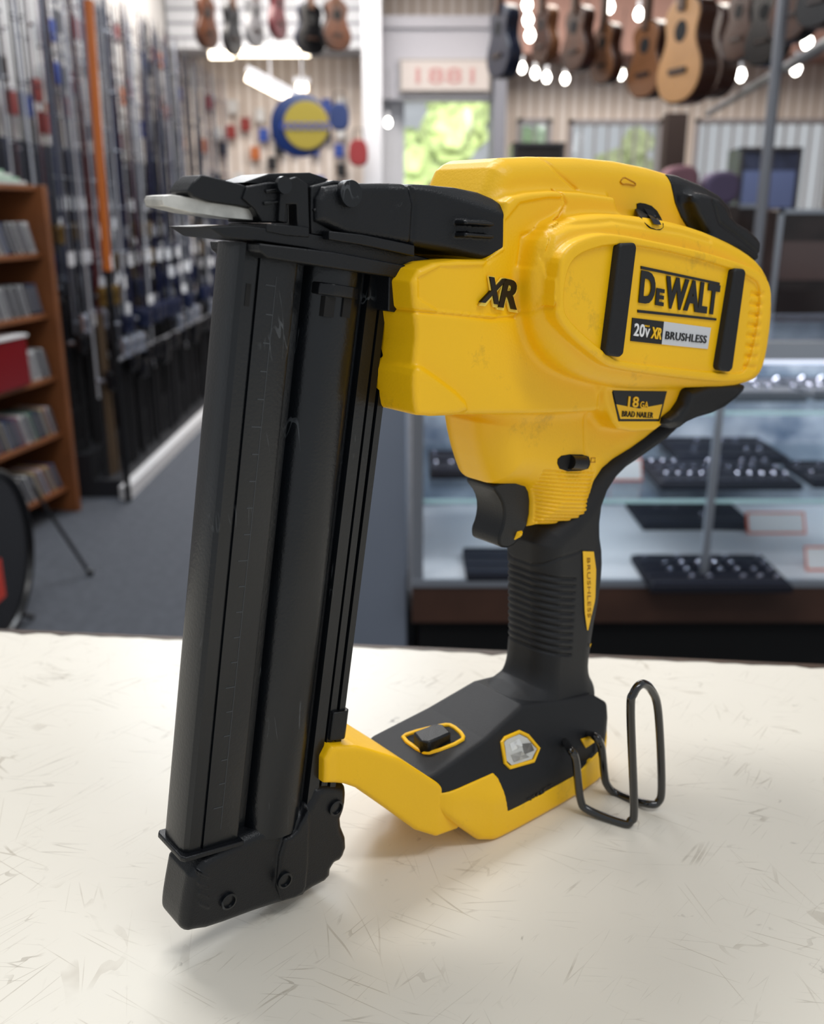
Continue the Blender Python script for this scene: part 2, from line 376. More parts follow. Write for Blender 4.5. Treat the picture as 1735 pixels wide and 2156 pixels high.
ribbon('slot_tab',[(1352,438),(1372,474)],[(1372,444),(1388,476)],BLK,GF,1.2,6,3)
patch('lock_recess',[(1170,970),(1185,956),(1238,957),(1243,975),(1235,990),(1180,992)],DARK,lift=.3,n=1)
sw=rayhit(GB,FB,1213,973)[0]
MB().tube([(sw[0]-.0055,sw[1]-.0006,sw[2]+.001),(sw[0]+.0045,sw[1]-.0006,sw[2]-.001)],.0036,14).build('lock_button',BLK,tool)
OUT=mat('emboss_shadow',(196,138,6),.45)
rimtube('key_symbol',[(1305,381),(1312,373),(1322,378),(1338,386),(1338,391),(1320,387),(1310,388)],OUT,GF,.35,.1)
rimtube('lock_symbol',[(1244,964),(1252,964),(1252,973),(1244,973)],OUT,GF,.3,.1,0)
# ---- black rear cap: flush shell on the housing
i0=int((.05-g.s[0])/h); k0=int((.20-g.z[0])/h)
g2=Grid.__new__(Grid); g2.h=h; g2.fin(g.s[i0:],g.y,g.z[k0:]); FBc=FB[i0:,:,k0:]
CAPP=[(1447,412),(1475,404),(1518,424),(1535,462),(1580,488),(1608,528),(1614,566),(1560,532),(1500,512),(1468,470)]
rearf=lay(CAPP,28,31,3,1,g2)
rearf=smax(rearf,(g2.A+ .6*(g2.Z-.300)-.036),.003)
reg=g2.p2(chaikin(SP([(1440,412),(1440,350),(1700,400),(1700,640),(1616,572),(1564,534),(1500,514),(1464,472)],30),1))
capf=smax(smin(FBc-.0008,rearf,.004),reg,.001)
capf=capf+np.exp(-(g2.l2(SP([(1500,425),(1512,470),(1560,505),(1606,545)],30))/.0009)**2)*.0008
nets(g2,capf,'rear_cap',BLK,tool)
g3=Grid(.0,.185,-.045,.045,.10,.24,h)
low=lay([(1392,888),(1430,858),(1450,806),(1572,802),(1556,834),(1514,866),(1450,885),(1420,908)],36,39,5,1,g3)
nets(g3,low,'lower_rear_cover',BLK,tool)
# ---- grip
g4=Grid(-.0,.15,-.03,.03,.025,.20,h)
gp=chaikin(SP([(1076,1110,-7),(1072,1180,-9),(1074,1410,-9),(1060,1445,-6),(1050,1490,0),(1238,1500,12),(1240,1400,12),(1250,1320,12),(1266,1240,12),(1272,1160,12),(1268,1110,14),(1272,1050,14),(1302,1000,14),(1350,967,14),(1410,922,14),(1440,880,14),(1380,880,14),(1280,960,14),(1200,1060,10)]),1)
zt=np.clip((g4.Z-.13)/.06,0,1)
Fg=extr(g4.p2(gp),.0175+.0035*zt,.0125,g4.A)
flare=extr(g4.p2(SP([(1072,1448,0),(1030,1478,0),(1020,1520,0),(1246,1525,12),(1240,1440,12)])),.019,.015,g4.A); Fg=smin(Fg,flare,.016)
def groove4(pts,w,wd,dp):
    global Fg
    Fg=Fg+np.exp(-(g4.l2(SP(pts,w))/(wd*mm))**2)*dp*mm
for i in range(12): groove4([(1132,1216+i*14.5),(1210-i*.9,1219+i*14.5)],17,.7,1.1)
for i in range(13): groove4([(1066,1165+i*14.5),(1102-i*1.2,1160+i*14.5)],7,.7,1.0)
groove4([(1076,1206),(1120,1212),(1150,1200),(1176,1175),(1222,1160)],17,.6,.8)
nets(g4,Fg,'grip',RUB,tool); G4=(g4,Fg)
ribbon('grip_inlay',[(1226,1160),(1228,1230),(1230,1290),(1235,1326)],[(1249,1161),(1254,1200),(1252,1262),(1237,1327)],YEL,G4,.4)
textd('lettering','BRUSHLESS',(1234,1174),(1236,1300),(1241,1174),G4,mat('shadow_ink',(150,100,6),.5),.0,.6)
ribbon('grip_inlay',[(1241,1356),(1240,1385),(1239,1412)],[(1249,1350),(1248,1380),(1243,1412)],YEL,G4,.4,8,3)
plate('trigger',[(1012,1018,2),(1034,1008,3),(1102,1012),(1114,1038),(1112,1095),(1096,1130),(1064,1150,6),(1030,1144,2),(1009,1130,-4),(1006,1114,-5),(1014,1095,-5),(1018,1065,-5),(1015,1040,-4)],9,-10,10,BLK,3.2,n=1)
# ---- nose housing
g5=Grid(-.12,.05,-.04,.04,.24,.345,h)
wv=np.clip((g5.S-(-.055))/.05,0,1)
nh=extr(g5.p2(chaikin(SP([(700,394),(760,384),(880,384),(1010,397),(1058,424),(1063,460),(1055,548),(1030,551),(930,524),(700,490)],26),1)),(.017+.012*wv),.0030,g5.A)
nh=smax(nh,(g5.A*.75+(g5.Z-.325)*.66-.0055),.0012)
nh=nh+np.exp(-(g5.l2(SP([(862,372),(874,430),(870,510)],20))/.0009)**2)*.0010
for yy in (468,494):
    rb=extr(g5.p2(SP([(980,yy-5),(1040,yy),(1040,yy+9),(978,yy+4)],30)),.0305,.0008,g5.A); nh=np.minimum(nh,rb)
nets(g5,nh,'nose_cover',BLK,tool)
plate('nose_flange',[(435,478),(505,474),(640,490),(870,536),(932,552),(930,570),(870,572),(640,522),(545,508),(470,500)],14,-15,15,BLK,.4)
plate('magazine_clamp',[(543,512),(700,530),(850,558),(870,572),(852,588),(700,565),(560,543),(545,530)],17,-18,18,BLK,.6)
plate('nose_lever',[(392,402),(402,385),(420,368),(432,370),(505,388),(540,400),(548,440),(500,434),(440,426),(404,414)],10,-3,11,BLK,.5)
plate('nose_block',[(515,392),(560,384),(600,384),(600,470),(545,468),(530,440),(505,418)],10,-12,12,BLK,.5)
plate('nose_block',[(500,385),(555,366),(640,364),(680,378),(655,394),(560,392)],6,-10,10,BLK,.4)
plate('nose_post',[(590,382),(622,372),(646,388),(650,500),(624,500),(622,430),(600,430),(598,470),(584,466)],13,8,14,BLK,.4)
plate('nose_post',[(652,392),(700,380),(745,386),(752,408),(742,436),(705,468),(692,498),(652,494)],13,-14,14,BLK,.6)
plate('nose_step',[(560,470),(650,478),(650,500),(600,496),(560,488)],15,-12,15.5,BLK,.4)
plate('nose_step',[(690,486),(760,494),(870,516),(870,540),(760,516),(690,504)],18,-16,19,BLK,.4)
plate('nose_rib',[(560,400),(598,396),(598,402),(562,407)],13,11,13,BLK,.3)
plate('nose_rib',[(556,425),(590,421),(590,427),(558,432)],13,11,13,BLK,.3)
plate('nose_rib',[(660,440),(690,432),(690,437),(662,446)],15,13,15.2,BLK,.3)
rw=S(726,408,15)
MB().lathe([(.0048,0),(.0048,.003),(.0044,.0034),(.0038,.0034),(.0036,.0026),(.0026,.0024),(.0024,.0032),(.001,.0032)],(rw[0],-.0185,rw[1]),28,'y').build('pivot_screw',BLK,tool)
MB().lathe([(.0048,-.0008),(.0049,-.0002),(.0034,-.0006),(.0032,.0004),(.0018,.0004)],(rw[0],-.0185,rw[1]),28,'y').build('screw_face',MAG,tool)
rw=S(592,390,14); MB().lathe([(.003,0),(.003,.002),(.0018,.003)],(rw[0],-.0165,rw[1]),18,'y').build('pivot_screw',MAG,tool)
plate('contact_plate',[(330,420,4),(334,412,4),(350,410,4),(400,416),(450,426),(453,421),(470,424),(473,430),(530,441),(530,464),(470,459),(400,448),(334,434,4)],7,-6,8,STEEL,.2)
plate('rear_block',[(820,572),(870,578),(868,655),(856,662),(818,655)],17,-15,17,BLK,.5)
# ---- magazine (tilted frame)
tau=math.radians(9.8); ex=np.array([math.cos(tau),-math.sin(tau)]); ez=np.array([math.sin(tau),math.cos(tau)])
x0=S(458,1180,9.5)@ex; zt_=S(500,508,9)@ez; zb=S(425,1800,9)@ez
half=[(-2.8,5.5),(-2.2,8),(-.5,9.5),(4.6,9.5),(4.9,8.5),(5.6,8.5),(5.9,9.5),(21,9.5),(22.5,8.8),(23.5,7),(24,3.5),(29,3.2),(30.5,6.5),(32.5,10),(36,12.3),(40,13),(44,12.4),(47,10.4),(48.6,8),(49.2,6.6),(50.2,6.6),(50.8,9.5),(55.0,9.5),(55.2,7.8),(55.8,7.8),(56.0,9.5),(58.6,9.5),(58.8,7.6),(59.4,7.6),(59.6,10),(62,10)]
half=[(x if x<31 else 31+(x-31)*1.29,w) for x,w in half]
XR=half[-1][0]
sec=half+[(a,-b) for a,b in half[::-1]]
def magmesh(name,sec,z0,z1,m,parent=tool,bev=0):
    b=MB(); n=len(sec)
    rings=[]
    for z in (z0,z1):
        rings.append([b.bm.verts.new(((x0+x*mm)*ex[0]+z*ez[0],-w*mm,(x0+x*mm)*ex[1]+z*ez[1])) for x,w in sec])
    for i in range(n): b.bm.faces.new((rings[0][i],rings[0][(i+1)%n],rings[1][(i+1)%n],rings[1][i]))
    b.bm.faces.new(rings[0]); b.bm.faces.new(rings[1][::-1]); return b.build(name,m,parent,bev)
mg=magmesh('magazine',sec,zb,zt_,MAG)
tk=MB()
for i in range(23):
    zz=zb+.02+i*.0105
    if zz>zt_-.012: break
    wd=2.6 if i%5 else 4.0
    c=[((x0+x*mm)*ex[0]+z*ez[0],(x0+x*mm)*ex[1]+z*ez[1]) for x,z in ((13-wd,zz),(13.2,zz),(13.2,zz+.0004),(13-wd,zz+.0004))]
    tk.prism(c,-.00962,-.009)
c=[((x0+x*mm)*ex[0]+z*ez[0],(x0+x*mm)*ex[1]+z*ez[1]) for x,z in ((13.2,zb+.01),(13.45,zb+.01),(13.45,zt_-.01),(13.2,zt_-.01))]
tk.prism(c,-.00958,-.009); tk.build('ruler_marks',mat('pale_mark',(58,62,66),.5),mg)  # embossed in the same black, coloured slightly lighter to stand out
zp=lambda px,py: S(px,py,12)@ez
magmesh('magazine_slot',[(33.5,9),(33.5,13.4),(38,13.8),(39,9)],zp(650,662),zp(650,618),DARK,mg)
magmesh('magazine_slot',[(42,9),(42,13.7),(46,13.4),(47,9)],zp(680,662),zp(680,618),DARK,mg)
magmesh('magazine_latch',[(31,5),(31,12),(36,15),(45,15),(50,12),(50,5)],zp(665,618),zp(665,592),BLK,mg,.0005)
magmesh('release_tab',[(XR-7,5),(XR-7,11),(XR,12),(XR+2,10),(XR+2,5)],S(722,1555,11)@ez,S(722,1497,11)@ez,BLK,mg,.0005)
magmesh('magazine_slot',[(1,9),(1,9.7),(3,9.7),(3,9)],zt_-.022,zt_-.014,DARK,mg)
# end cap
g8=Grid(-.185,-.05,-.018,.018,-.002,.10,.0005)
capp=chaikin(SP([(376,1795,-1),(355,1880,-3),(354,1912,-2),(364,1936,2),(384,1954,6),(410,1961,10),(440,1957),(560,1912),(640,1890),(645,1879),(697,1852),(700,1822),(722,1812),(735,1775),(717,1730),(729,1700),(732,1660),(724,1650),(665,1652),(650,1690),(625,1715),(540,1752),(500,1770)],10),1)
Fc=extr(g8.p2(capp),.0112,.0045,g8.A)
rg=extr(g8.p2(chaikin(SP([(592,1770),(622,1757),(640,1722),(655,1700),(648,1860),(636,1886),(580,1903)],13),1)),.0135,.0015,g8.A); Fc=smin(Fc,rg,.001)
for i in range(4):
    y=1830+i*21; rb=extr(g8.p2(SP([(412+i,y),(436,y+10),(436,y+17),(413+i,y+8)],10)),.0119,.0003,g8.A); rb=np.maximum(rb,.008-g8.W); Fc=np.minimum(Fc,rb)
cap=nets(g8,Fc,'magazine_end_cap',BLK,tool)
magmesh('cap_rim',[(-4.4,-10),(-4.4,10),(-3,12.0),(24,12.0),(24,-12.0),(-3,-12.0)],S(420,1808,12)@ez,S(420,1798,12)@ez,BLK,cap,.0005)
for (a,b) in ((480,1896),(598,1852),(706,1700)):
    ww=.0137 if a==598 else .0113
    q=S(a,b,ww*1000); MB().lathe([(.0037,0),(.0037,-.0014),(.0028,-.0016),(.0026,-.0004),(.0009,-.0004)],(q[0],-ww+.0002,q[1]),20,'y').build('cap_screw',MAG,cap)
# ---- yellow arm + base + black cover
g6=Grid(-.135,-.02,-.04,.04,.0,.10,h)
wa=np.clip((g6.S+.085)/.05,0,1)
arm=extr(g6.p2(SP([(684,1600),(694,1580),(700,1572),(745,1566),(768,1570),(820,1583),(852,1603),(930,1652),(943,1700),(930,1722),(885,1738),(850,1730),(800,1694),(745,1656),(724,1650),(683,1650)],14)),.0145+.012*wa,.0022,g6.A)
nets(g6,arm,'support_arm',YEL,tool)
g7=Grid(-.055,.105,-.045,.045,-.002,.075,h)
def mmp(p): return np.array(p)*mm
plan=chaikin(mmp([(-42,-20),(-42,20),(-30,29),(-8,35),(78,35),(92,26),(96,12),(96,-12),(92,-26),(78,-35),(-8,-35),(-30,-29)]),1)
def plansdf(gg,grow=0,pl=None):
    d=psdf(plan if pl is None else pl,gg.s[:,None],gg.W[0,:,0][None,:]).astype(np.float32)[:,:,None]; return d-grow
prof=mmp([(-43,37),(-40,46),(0,51),(30,58),(82,48),(95,38),(94,26),(84,20.5),(55,13),(4,13),(-1,34)])
Fk=smax(plansdf(g7),g7.p2(prof),.0018); cham=.9*g7.A+.436*g7.Z-.0415; Fk=smax(Fk,cham,.0018)
hs=extr(g7.p2(chaikin(SP([(1204,1572),(1216,1552),(1246,1540),(1262,1556),(1258,1600),(1222,1620)],36),1)),1,.0,g7.A); Fk=smax(Fk,-np.maximum(hs,.0325-g7.W),.0006)
nets(g7,Fk,'foot_cover',RUB,tool); G7=(g7,Fk)
profy=mmp([(-41,36),(-41,44),(0,44),(85,38),(97,34),(96,20),(88,0),(-3,0),(-12,3),(-36,28)])
profcut=mmp([(-60,38),(-1,36),(1,33),(4.5,14.5),(55,14.5),(84,22),(97,30),(100,80),(-60,80)])
plany=chaikin(mmp([(-42,-20),(-42,20),(-30,29),(-14,31),(0,35),(78,35),(92,26),(96,12),(96,-12),(92,-26),(78,-35),(0,-35),(-14,-31),(-30,-29)]),2)
Fy=smax(plansdf(g7,.0006,plany),g7.p2(profy),.004); Fy=smax(Fy,cham-.0007,.002); Fy=smax(Fy,-g7.p2(profcut)+0*g7.A,.0006)
nets(g7,Fy,'foot',YEL,tool)
textd('embossed_lettering','DEWALT',(1112,1697),(1166,1664),(1108,1682),G7,mat('emboss_black',(22,24,26),.4),.03,.25)
rimtube('selector_rim',[(846,1556),(858,1546),(935,1527),(952,1529),(976,1549),(974,1562),(908,1588),(890,1586)],YEL,G7,1.1,.2)
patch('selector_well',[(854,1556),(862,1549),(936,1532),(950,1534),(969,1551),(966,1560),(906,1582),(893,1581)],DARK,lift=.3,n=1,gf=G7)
def TZ(px,py,z):
    p=hit(px,py,(0,0,1),z*mm); return (p[0],-p[1])
def topplate(name,pts,z,z0,z1,m,bev=.6,parent=tool,n=0):
    q=[TZ(a,b,z) for a,b in pts]; q=[tuple(x) for x in (chaikin(q,n) if n else q)]
    b=MB(); A=[b.bm.verts.new((x,y,z0*mm)) for x,y in q]; B=[b.bm.verts.new((x,y,z1*mm)) for x,y in q]; k=len(q)
    b.bm.faces.new(A); b.bm.faces.new(B[::-1])
    for i in range(k): b.bm.faces.new((A[i],B[i],B[(i+1)%k],A[(i+1)%k]))
    return b.build(name,m,parent,bev*mm)
topplate('selector_slider',[(870,1541),(916,1523),(932,1524),(950,1542),(904,1562),(886,1560)],54.5,46,54.5,BLK,1.0)
rimtube('lens_rim',[(1056,1562),(1062,1554),(1092,1541),(1110,1549),(1133,1576),(1122,1602),(1072,1616),(1062,1606)],YEL,G7,1.0,.3,0)
patch('light_lens',[(1060,1563),(1066,1557),(1092,1546),(1108,1554),(1128,1577),(1118,1598),(1076,1611),(1066,1602)],LENS,lift=.5,gf=G7)
patch('lens_facet',[(1070,1566),(1090,1554),(1098,1570),(1076,1582)],mat('facet_bright',(235,235,232),.1,.4),lift=.9,gf=G7)  # facets of one clear lens; their reflections are painted as fixed greys
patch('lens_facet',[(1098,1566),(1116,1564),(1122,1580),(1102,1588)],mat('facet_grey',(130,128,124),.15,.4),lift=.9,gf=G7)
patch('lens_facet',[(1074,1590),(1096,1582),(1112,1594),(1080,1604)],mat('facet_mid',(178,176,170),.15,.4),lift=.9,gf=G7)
patch('hook_tab',[(1222,1556),(1246,1548),(1250,1562),(1232,1574)],YEL,lift=.6,gf=G7)
# ---- belt hook
def W3(px,py,w): 
    s,z=S(px,py,w); return Vector((s,-w*mm,z))
hp=[W3(1190,1562,30),W3(1203,1582,42),W3(1212,1600,44),W3(1222,1682,46),W3(1240,1706,50),W3(1312,1733,67),W3(1328,1728,70),W3(1335,1700,71),W3(1328,1500,71),W3(1334,1460,71),W3(1352,1440,71),W3(1372,1454,71),W3(1386,1500,71),W3(1393,1650,71),W3(1386,1688,70),W3(1362,1692,66),W3(1300,1672,48),W3(1278,1652,44),W3(1272,1625,43),W3(1266,1572,42),W3(1254,1552,40),W3(1238,1546,30)]
def spline(p,n=6):
    out=[]
    for i in range(len(p)-1):
        a=p[max(i-1,0)];b=p[i];c=p[i+1];d=p[min(i+2,len(p)-1)]
        for k in range(n):
            t=k/n; out.append(.5*((2*b)+(c-a)*t+(2*a-5*b+4*c-d)*t*t+(3*b-a-3*c+d)*t**3))
    return out+[p[-1]]
MB().tube(spline(hp),.00215,12).build('belt_hook',WIRE,tool)
# ================================================================ COUNTER
CRM=mat('cream_laminate',(228,222,209),.30,noise=.05,nscale=4,bump=.12,bscale=35)
for k,(rt,sc_,th,am,ms,m0,col) in enumerate([(.5,9,.013,.42,22,.53,(150,138,118)),(-.9,11,.013,.38,27,.54,(140,128,110)),(1.3,8,.010,.38,20,.55,(155,142,122)),(.1,13,.013,.4,32,.55,(130,118,100)),(2.3,15,.012,.35,30,.55,(140,128,112))]):
    scratches(CRM,col,sc_,th,am,(1,9,1),ms,m0,rt,.05)
scratches(CRM,(90,80,68),70,.045,.75,(1,1,1),60,.665)
BRN=mat('brown_edge',(72,52,38),.5,noise=.5,nscale=60)
e0=atz(0,1327,CT); e1=atz(1735,1402,CT); dd=(e1-e0).normalized()
ct=empty('counter_top',(0,0,CT)); tag(ct,'cream laminate counter top with fine scratches and a chipped brown edge','counter')
a=e0-dd*1.0; b=e1+dd*1.0
poly=[(a.x,a.y),(b.x,b.y),(b.x,-.5),(a.x,-.5)]
m=MB(); A=[m.bm.verts.new((x,y,0)) for x,y in poly]; B=[m.bm.verts.new((x,y,-.03)) for x,y in poly]
m.bm.faces.new(A[::-1]); m.bm.faces.new(B)
for i in range(4): m.bm.faces.new((A[i],A[(i+1)%4],B[(i+1)%4],B[i]))
m.build('laminate_top',CRM,ct)
m=MB(); N=260; pr=[]
for i in range(N+1):
    p=a+(b-a)*(i/N); nrm=Vector((-dd.y,dd.x,0)); j=random.uniform(0,.0022)+(random.uniform(.001,.004) if random.random()<.12 else 0)
    pr.append((p,nrm,j))
vs=[[m.bm.verts.new((p+n_*(-.0016-j)).to_tuple()[:2]+(.0004,)),m.bm.verts.new((p+n_*.002).to_tuple()[:2]+(.0003,)),m.bm.verts.new((p+n_*.002).to_tuple()[:2]+(-.03,))] for p,n_,j in pr]
for A_,B_ in zip(vs,vs[1:]):
    for i in range(2): m.bm.faces.new((A_[i],B_[i],B_[i+1],A_[i+1]))
m.build('edge_strip',BRN,ct)
MB().box(a.x+.05,b.x-.05,-.45,min(a.y,b.y)-.15,-CT,-.031).build('counter_body',mat('counter_wood',(88,64,46),.6),ct)
# ================================================================ ROOM
def struct(o): o['kind']='structure'; return o
CARP=mat('grey_carpet',(80,84,92),.95,noise=.25,nscale=30,bump=.5,bscale=300)
struct(MB().box(-7,7,-1,10,-.05,0).build('floor',CARP,smooth=False))
wallm=mat('white_panel_wall',(222,212,204),.7,noise=.05,nscale=2)
def stripes(m,col,axis,scale):
    nt=m.node_tree; b=nt.nodes['Principled BSDF']; src=b.inputs['Base Color'].links[0].from_socket
    tc=nt.nodes.new('ShaderNodeTexCoord'); w=nt.nodes.new('ShaderNodeTexWave'); w.bands_direction=axis; w.inputs['Scale'].default_value=scale
    nt.links.new(tc.outputs['Object'],w.inputs['Vector']); r=nt.nodes.new('ShaderNodeValToRGB'); r.color_ramp.elements[0].position=.0; r.color_ramp.elements[1].position=.25
    r.color_ramp.elements[0].color=(1,1,1,1); r.color_ramp.elements[1].color=(0,0,0,1); nt.links.new(w.outputs['Fac'],r.inputs['Fac'])
    mx=nt.nodes.new('ShaderNodeMix'); mx.data_type='RGBA'; mx.inputs['B'].default_value=lin(col)+(1,)
    nt.links.new(r.outputs['Color'],mx.inputs['Factor']); nt.links.new(src,mx.inputs['A']); nt.links.new(mx.outputs['Result'],b.inputs['Base Color'])
stripes(wallm,(172,152,136),'X',3.2)
def wall_holes(name,Y,x0,x1,z0,z1,holes,m,t=.12):
    xs=sorted({x0,x1}|{v for q in holes for v in q[:2]}); zs=sorted({z0,z1}|{v for q in holes for v in q[2:]})
    b=MB()
    for xa,xb in zip(xs,xs[1:]):
        for za,zb_ in zip(zs,zs[1:]):
            cx_,cz_=(xa+xb)/2,(za+zb_)/2
            if any(q[0]<cx_<q[1] and q[2]<cz_<q[3] for q in holes): continue
            b.box(xa,xb,Y,Y+t,za,zb_)
    return struct(b.build(name,m,smooth=False))
def X9(px,py=300,Y=9): return at(px,py,Y).x
def Z9(py,px=867,Y=9): return at(px,py,Y).z
dh=(X9(842),X9(1037),0.05,Z9(213)); wA=(X9(1088),X9(1160),.9,Z9(250)); wB=(X9(1196),X9(1392),.9,Z9(252)); wC=(X9(1460),X9(1760),.9,Z9(250))
wall_holes('wall_back',9,-5,5.5,0,3.4,[dh,wA,wB,wC],wallm)
struct(MB().box(-2.12,-2.0,1.0,9,0,3.4).build('wall_left',mat('left_wall',(190,188,186),.8,noise=.08,nscale=3),smooth=False))
struct(MB().box(4.4,4.5,1.6,9,0,3.4).build('wall_right',mat('right_wall',(150,132,120),.8,noise=.08,nscale=3),smooth=False))
struct(MB().box(-2.1,4.5,3.4,9.1,3.4,3.5).build('ceiling',mat('ceiling_paint',(214,196,186),.8,noise=.05,nscale=3),smooth=False))
sof=mat('soffit_paint',(176,138,126),.8,noise=.1,nscale=3)
struct(MB().box(X9(1060,100,8.4),4.3,8.4,8.98,Z9(112,867,8.4),3.38).build('trim_1',sof,smooth=False))
slat=mat('slat_panel',(176,178,182),.7,noise=.05,nscale=2); stripes(slat,(110,112,118),'Z',3.0)
struct(MB().box(-1.98,X9(762,100,8.4),8.5,8.98,Z9(98,867,8.4),3.38).build('trim_2',slat,smooth=False))
FR=mat('white_frame',(210,212,218),.5)
GL=glassmat('pane_glass',(230,240,250),.05)
d1=empty('door_1',((dh[0]+dh[1])/2,8.95,0)); d1['kind']='structure'
hw=(dh[1]-dh[0])/2; m=MB().box(-hw-.16,-hw,-.06,.1,0,dh[3]+.05).box(hw,hw+.05,-.06,.1,0,dh[3]+.05).box(-hw-.16,hw+.05,-.06,.1,dh[3],dh[3]+.07); m.build('door_frame',FR,d1)
MB().box(-hw,hw,.04,.05,0.05,dh[3]).build('pane',GL,d1)
MB().box(-hw,-hw+.04,.0,.06,.05,dh[3]).box(hw-.04,hw,.0,.06,.05,dh[3]).box(-hw,hw,.0,.06,.95,1.02).build('door_stile',FR,d1)
for i,wq in enumerate((wA,wB,wC)):
    w_=empty('window_%d'%(i+1),((wq[0]+wq[1])/2,9,0)); w_['kind']='structure'; k=(wq[1]-wq[0])/2
    m=MB().box(-k,-k+.04,-.03,.1,wq[2],wq[3]).box(k-.04,k,-.03,.1,wq[2],wq[3]).box(-k,k,-.03,.1,wq[3]-.04,wq[3]).box(-k,k,-.03,.1,wq[2],wq[2]+.04)
    nb=int(k*2/.11)
    for j in range(1,nb): m.box(-k+j*2*k/nb-.009,-k+j*2*k/nb+.009,.0,.02,wq[2],wq[3])
    m.build('window_frame',mat('window_grey',(150,146,150),.5),w_); MB().box(-k,k,.05,.055,wq[2],wq[3]).build('pane',GL,w_)
struct(MB().box(X9(762,100,8.3),X9(802,100,8.3),8.3,8.9,0,3.38).build('trim_3',FR,smooth=False))
struct(MB().box(X9(1036,200,8.7),X9(1062,200,8.7),8.5,8.9,0,3.38).build('trim_4',mat('grey_frame',(120,122,132),.5),smooth=False))
struct(MB().box(X9(802,100,8.6),X9(1036,100,8.6),8.6,8.9,Z9(208,867,8.6),Z9(40,867,8.6)).box(X9(802,100,8.6),X9(1036,100,8.6),8.56,8.62,Z9(60,867,8.6),Z9(34,867,8.6)).build('trim_5',mat('header_white',(176,176,184),.6),smooth=False))
sg=empty('door_sign',at(937,160,8.55)); tag(sg,'white rectangular sign with red characters above the glass door','sign')
MB().box(-.36,.36,-.02,.02,-.11,.11).build('sign_board',mat('sign_white',(188,180,176),.5),sg)
MB().box(-.38,.38,.0,.04,-.13,.13).build('sign_border',mat('sign_border',(150,145,142),.5),sg)
def wtext(t,m,parent,w,hh,off=(0,0,0),bold=.03):
    me,u=fontmesh(t,bold)
    out=np.stack([(u[:,0]-.5)*w+off[0],off[1]-u[:,2]*.004,(u[:,1]-.5)*hh+off[2]],1); me.vertices.foreach_set('co',out.ravel()); me.update(); me.name='lettering'
    return mk('lettering',me,m,parent)
wtext('1881',mat('sign_red',(180,132,130),.5),sg,.48,.12,(0,-.022,0),.01)
struct(MB().box(-8,10,9.2,30,-.1,-.02).build('ground',mat('pavement',(190,188,180),.9),smooth=False))
def icoblob(b,c,r,seed):
    rnd=random.Random(seed); bm=bmesh.new(); bmesh.ops.create_icosphere(bm,subdivisions=3,radius=r)
    mp={}
    for v in bm.verts:
        f=1+rnd.uniform(-.22,.22); mp[v]=b.bm.verts.new(Vector(c)+v.co*f)
    for f in bm.faces: b.bm.faces.new([mp[v] for v in f.verts])
    bm.free()
greens=[mat('leaf_a',(196,216,142),.7,noise=.6,nscale=5),mat('leaf_b',(220,230,172),.7,noise=.4,nscale=6),mat('leaf_c',(160,188,145),.7,noise=.4,nscale=6)]
tl=['bright green leafy tree outside the glass door','pale green tree outside left of the door pane','dark green tree beyond the first barred window','light green tree beyond the wide barred window']
for i,(px,Y,s_,gm) in enumerate([(905,14,1.25,0),(780,16,1.4,1),(1120,18,1.1,2),(1320,20,.8,1)]):
    c=at(px,300,Y); t=empty('tree',(c.x,c.y,-.02)); tag(t,tl[i],'tree',group=None)
    MB().tube([(0,0,0),(.05,0,1.2),(0,0,2.2)],[.12,.1,.06]).build('trunk',mat('bark',(90,70,52),.9),t)
    b=MB()
    for j in range(9): icoblob(b,(random.uniform(-.9,.9)*s_*.6,random.uniform(-.5,.5),1.8+random.uniform(-.7,.8)),s_*random.uniform(.22,.4),i*10+j)
    b.build('foliage',greens[gm],t,smooth=False)
BUL=mat('bulb_glow',(255,250,240),.5,emit=14)
TUB=mat('tube_glow',(255,240,215),.5,emit=7)
bl=MB().lathe([(.003,-.035),(.018,-.024),(.026,0),(.018,.02),(.010,.035)],(0,0,0),14)
proto=None
spots=[(1110,10,6),(1112,42,6),(1116,74,6),(1283,14,6),(1099,143,7.5),(1127,154,7.5),(1151,163,7.5),(1190,166,7.5),(1308,156,7),(1510,156,6.5),(1560,158,6),(1600,20,5),(1676,144,5.5),(1345,30,6.5),(817,258,8.3),(1235,60,7),(1700,88,5)]
for i,(px,py,Y) in enumerate(spots):
    e=empty('light_bulb',at(px,py,Y)); tag(e,'small glowing white bulb hanging among the guitars on the right','light bulb',group='small bulbs hanging over the shop')
    if proto is None:
        g_=bl.build('globe',BUL,e); s_=MB().tube([(0,0,.03),(0,0,.08)],.012,8).build('socket',FR,e); c_=MB().tube([(0,0,.08),(0,0,.4)],.003,5).build('cord',BLK,e); proto=(g_,s_,c_)
    else:
        for q in proto: r=q.copy(); C.objects.link(r); r.parent=e
def tube_light(px,py,Y,L,rz,lab,tilt=0):
    p=at(px,py,Y); e=empty('tube_light',p,rz); e.rotation_euler=(0,tilt,rz); tag(e,lab,'ceiling light')
    MB().box(-L/2,L/2,-.05,.05,.03,.07).build('fixture_body',FR,e); MB().tube([(-L/2+.02,0,0),(L/2-.02,0,0)],.028,12).build('glowing_tube',TUB,e)
    hr=MB().tube([(0,0,.05),(0,0,3.395-p.z)],.006,6).build('hanging_rod',FR,e); hr.rotation_euler=(0,-tilt,0)
tube_light(466,116,8.3,.22,0,'short bright tube light under the slatted panel on the left')
tube_light(575,112,8.3,.62,0,'long bright tube light under the slatted panel beside the column')
tube_light(570,188,7.6,.42,.3,'slanting fluorescent tube light above the round blue sign',.42)
tube_light(636,185,8.0,.12,0,'tiny bright light just right of the slanting tube')
rs=empty('round_sign',at(640,264,6.5),0); tag(rs,'round blue and yellow sign hanging in front of the far left wall','sign')
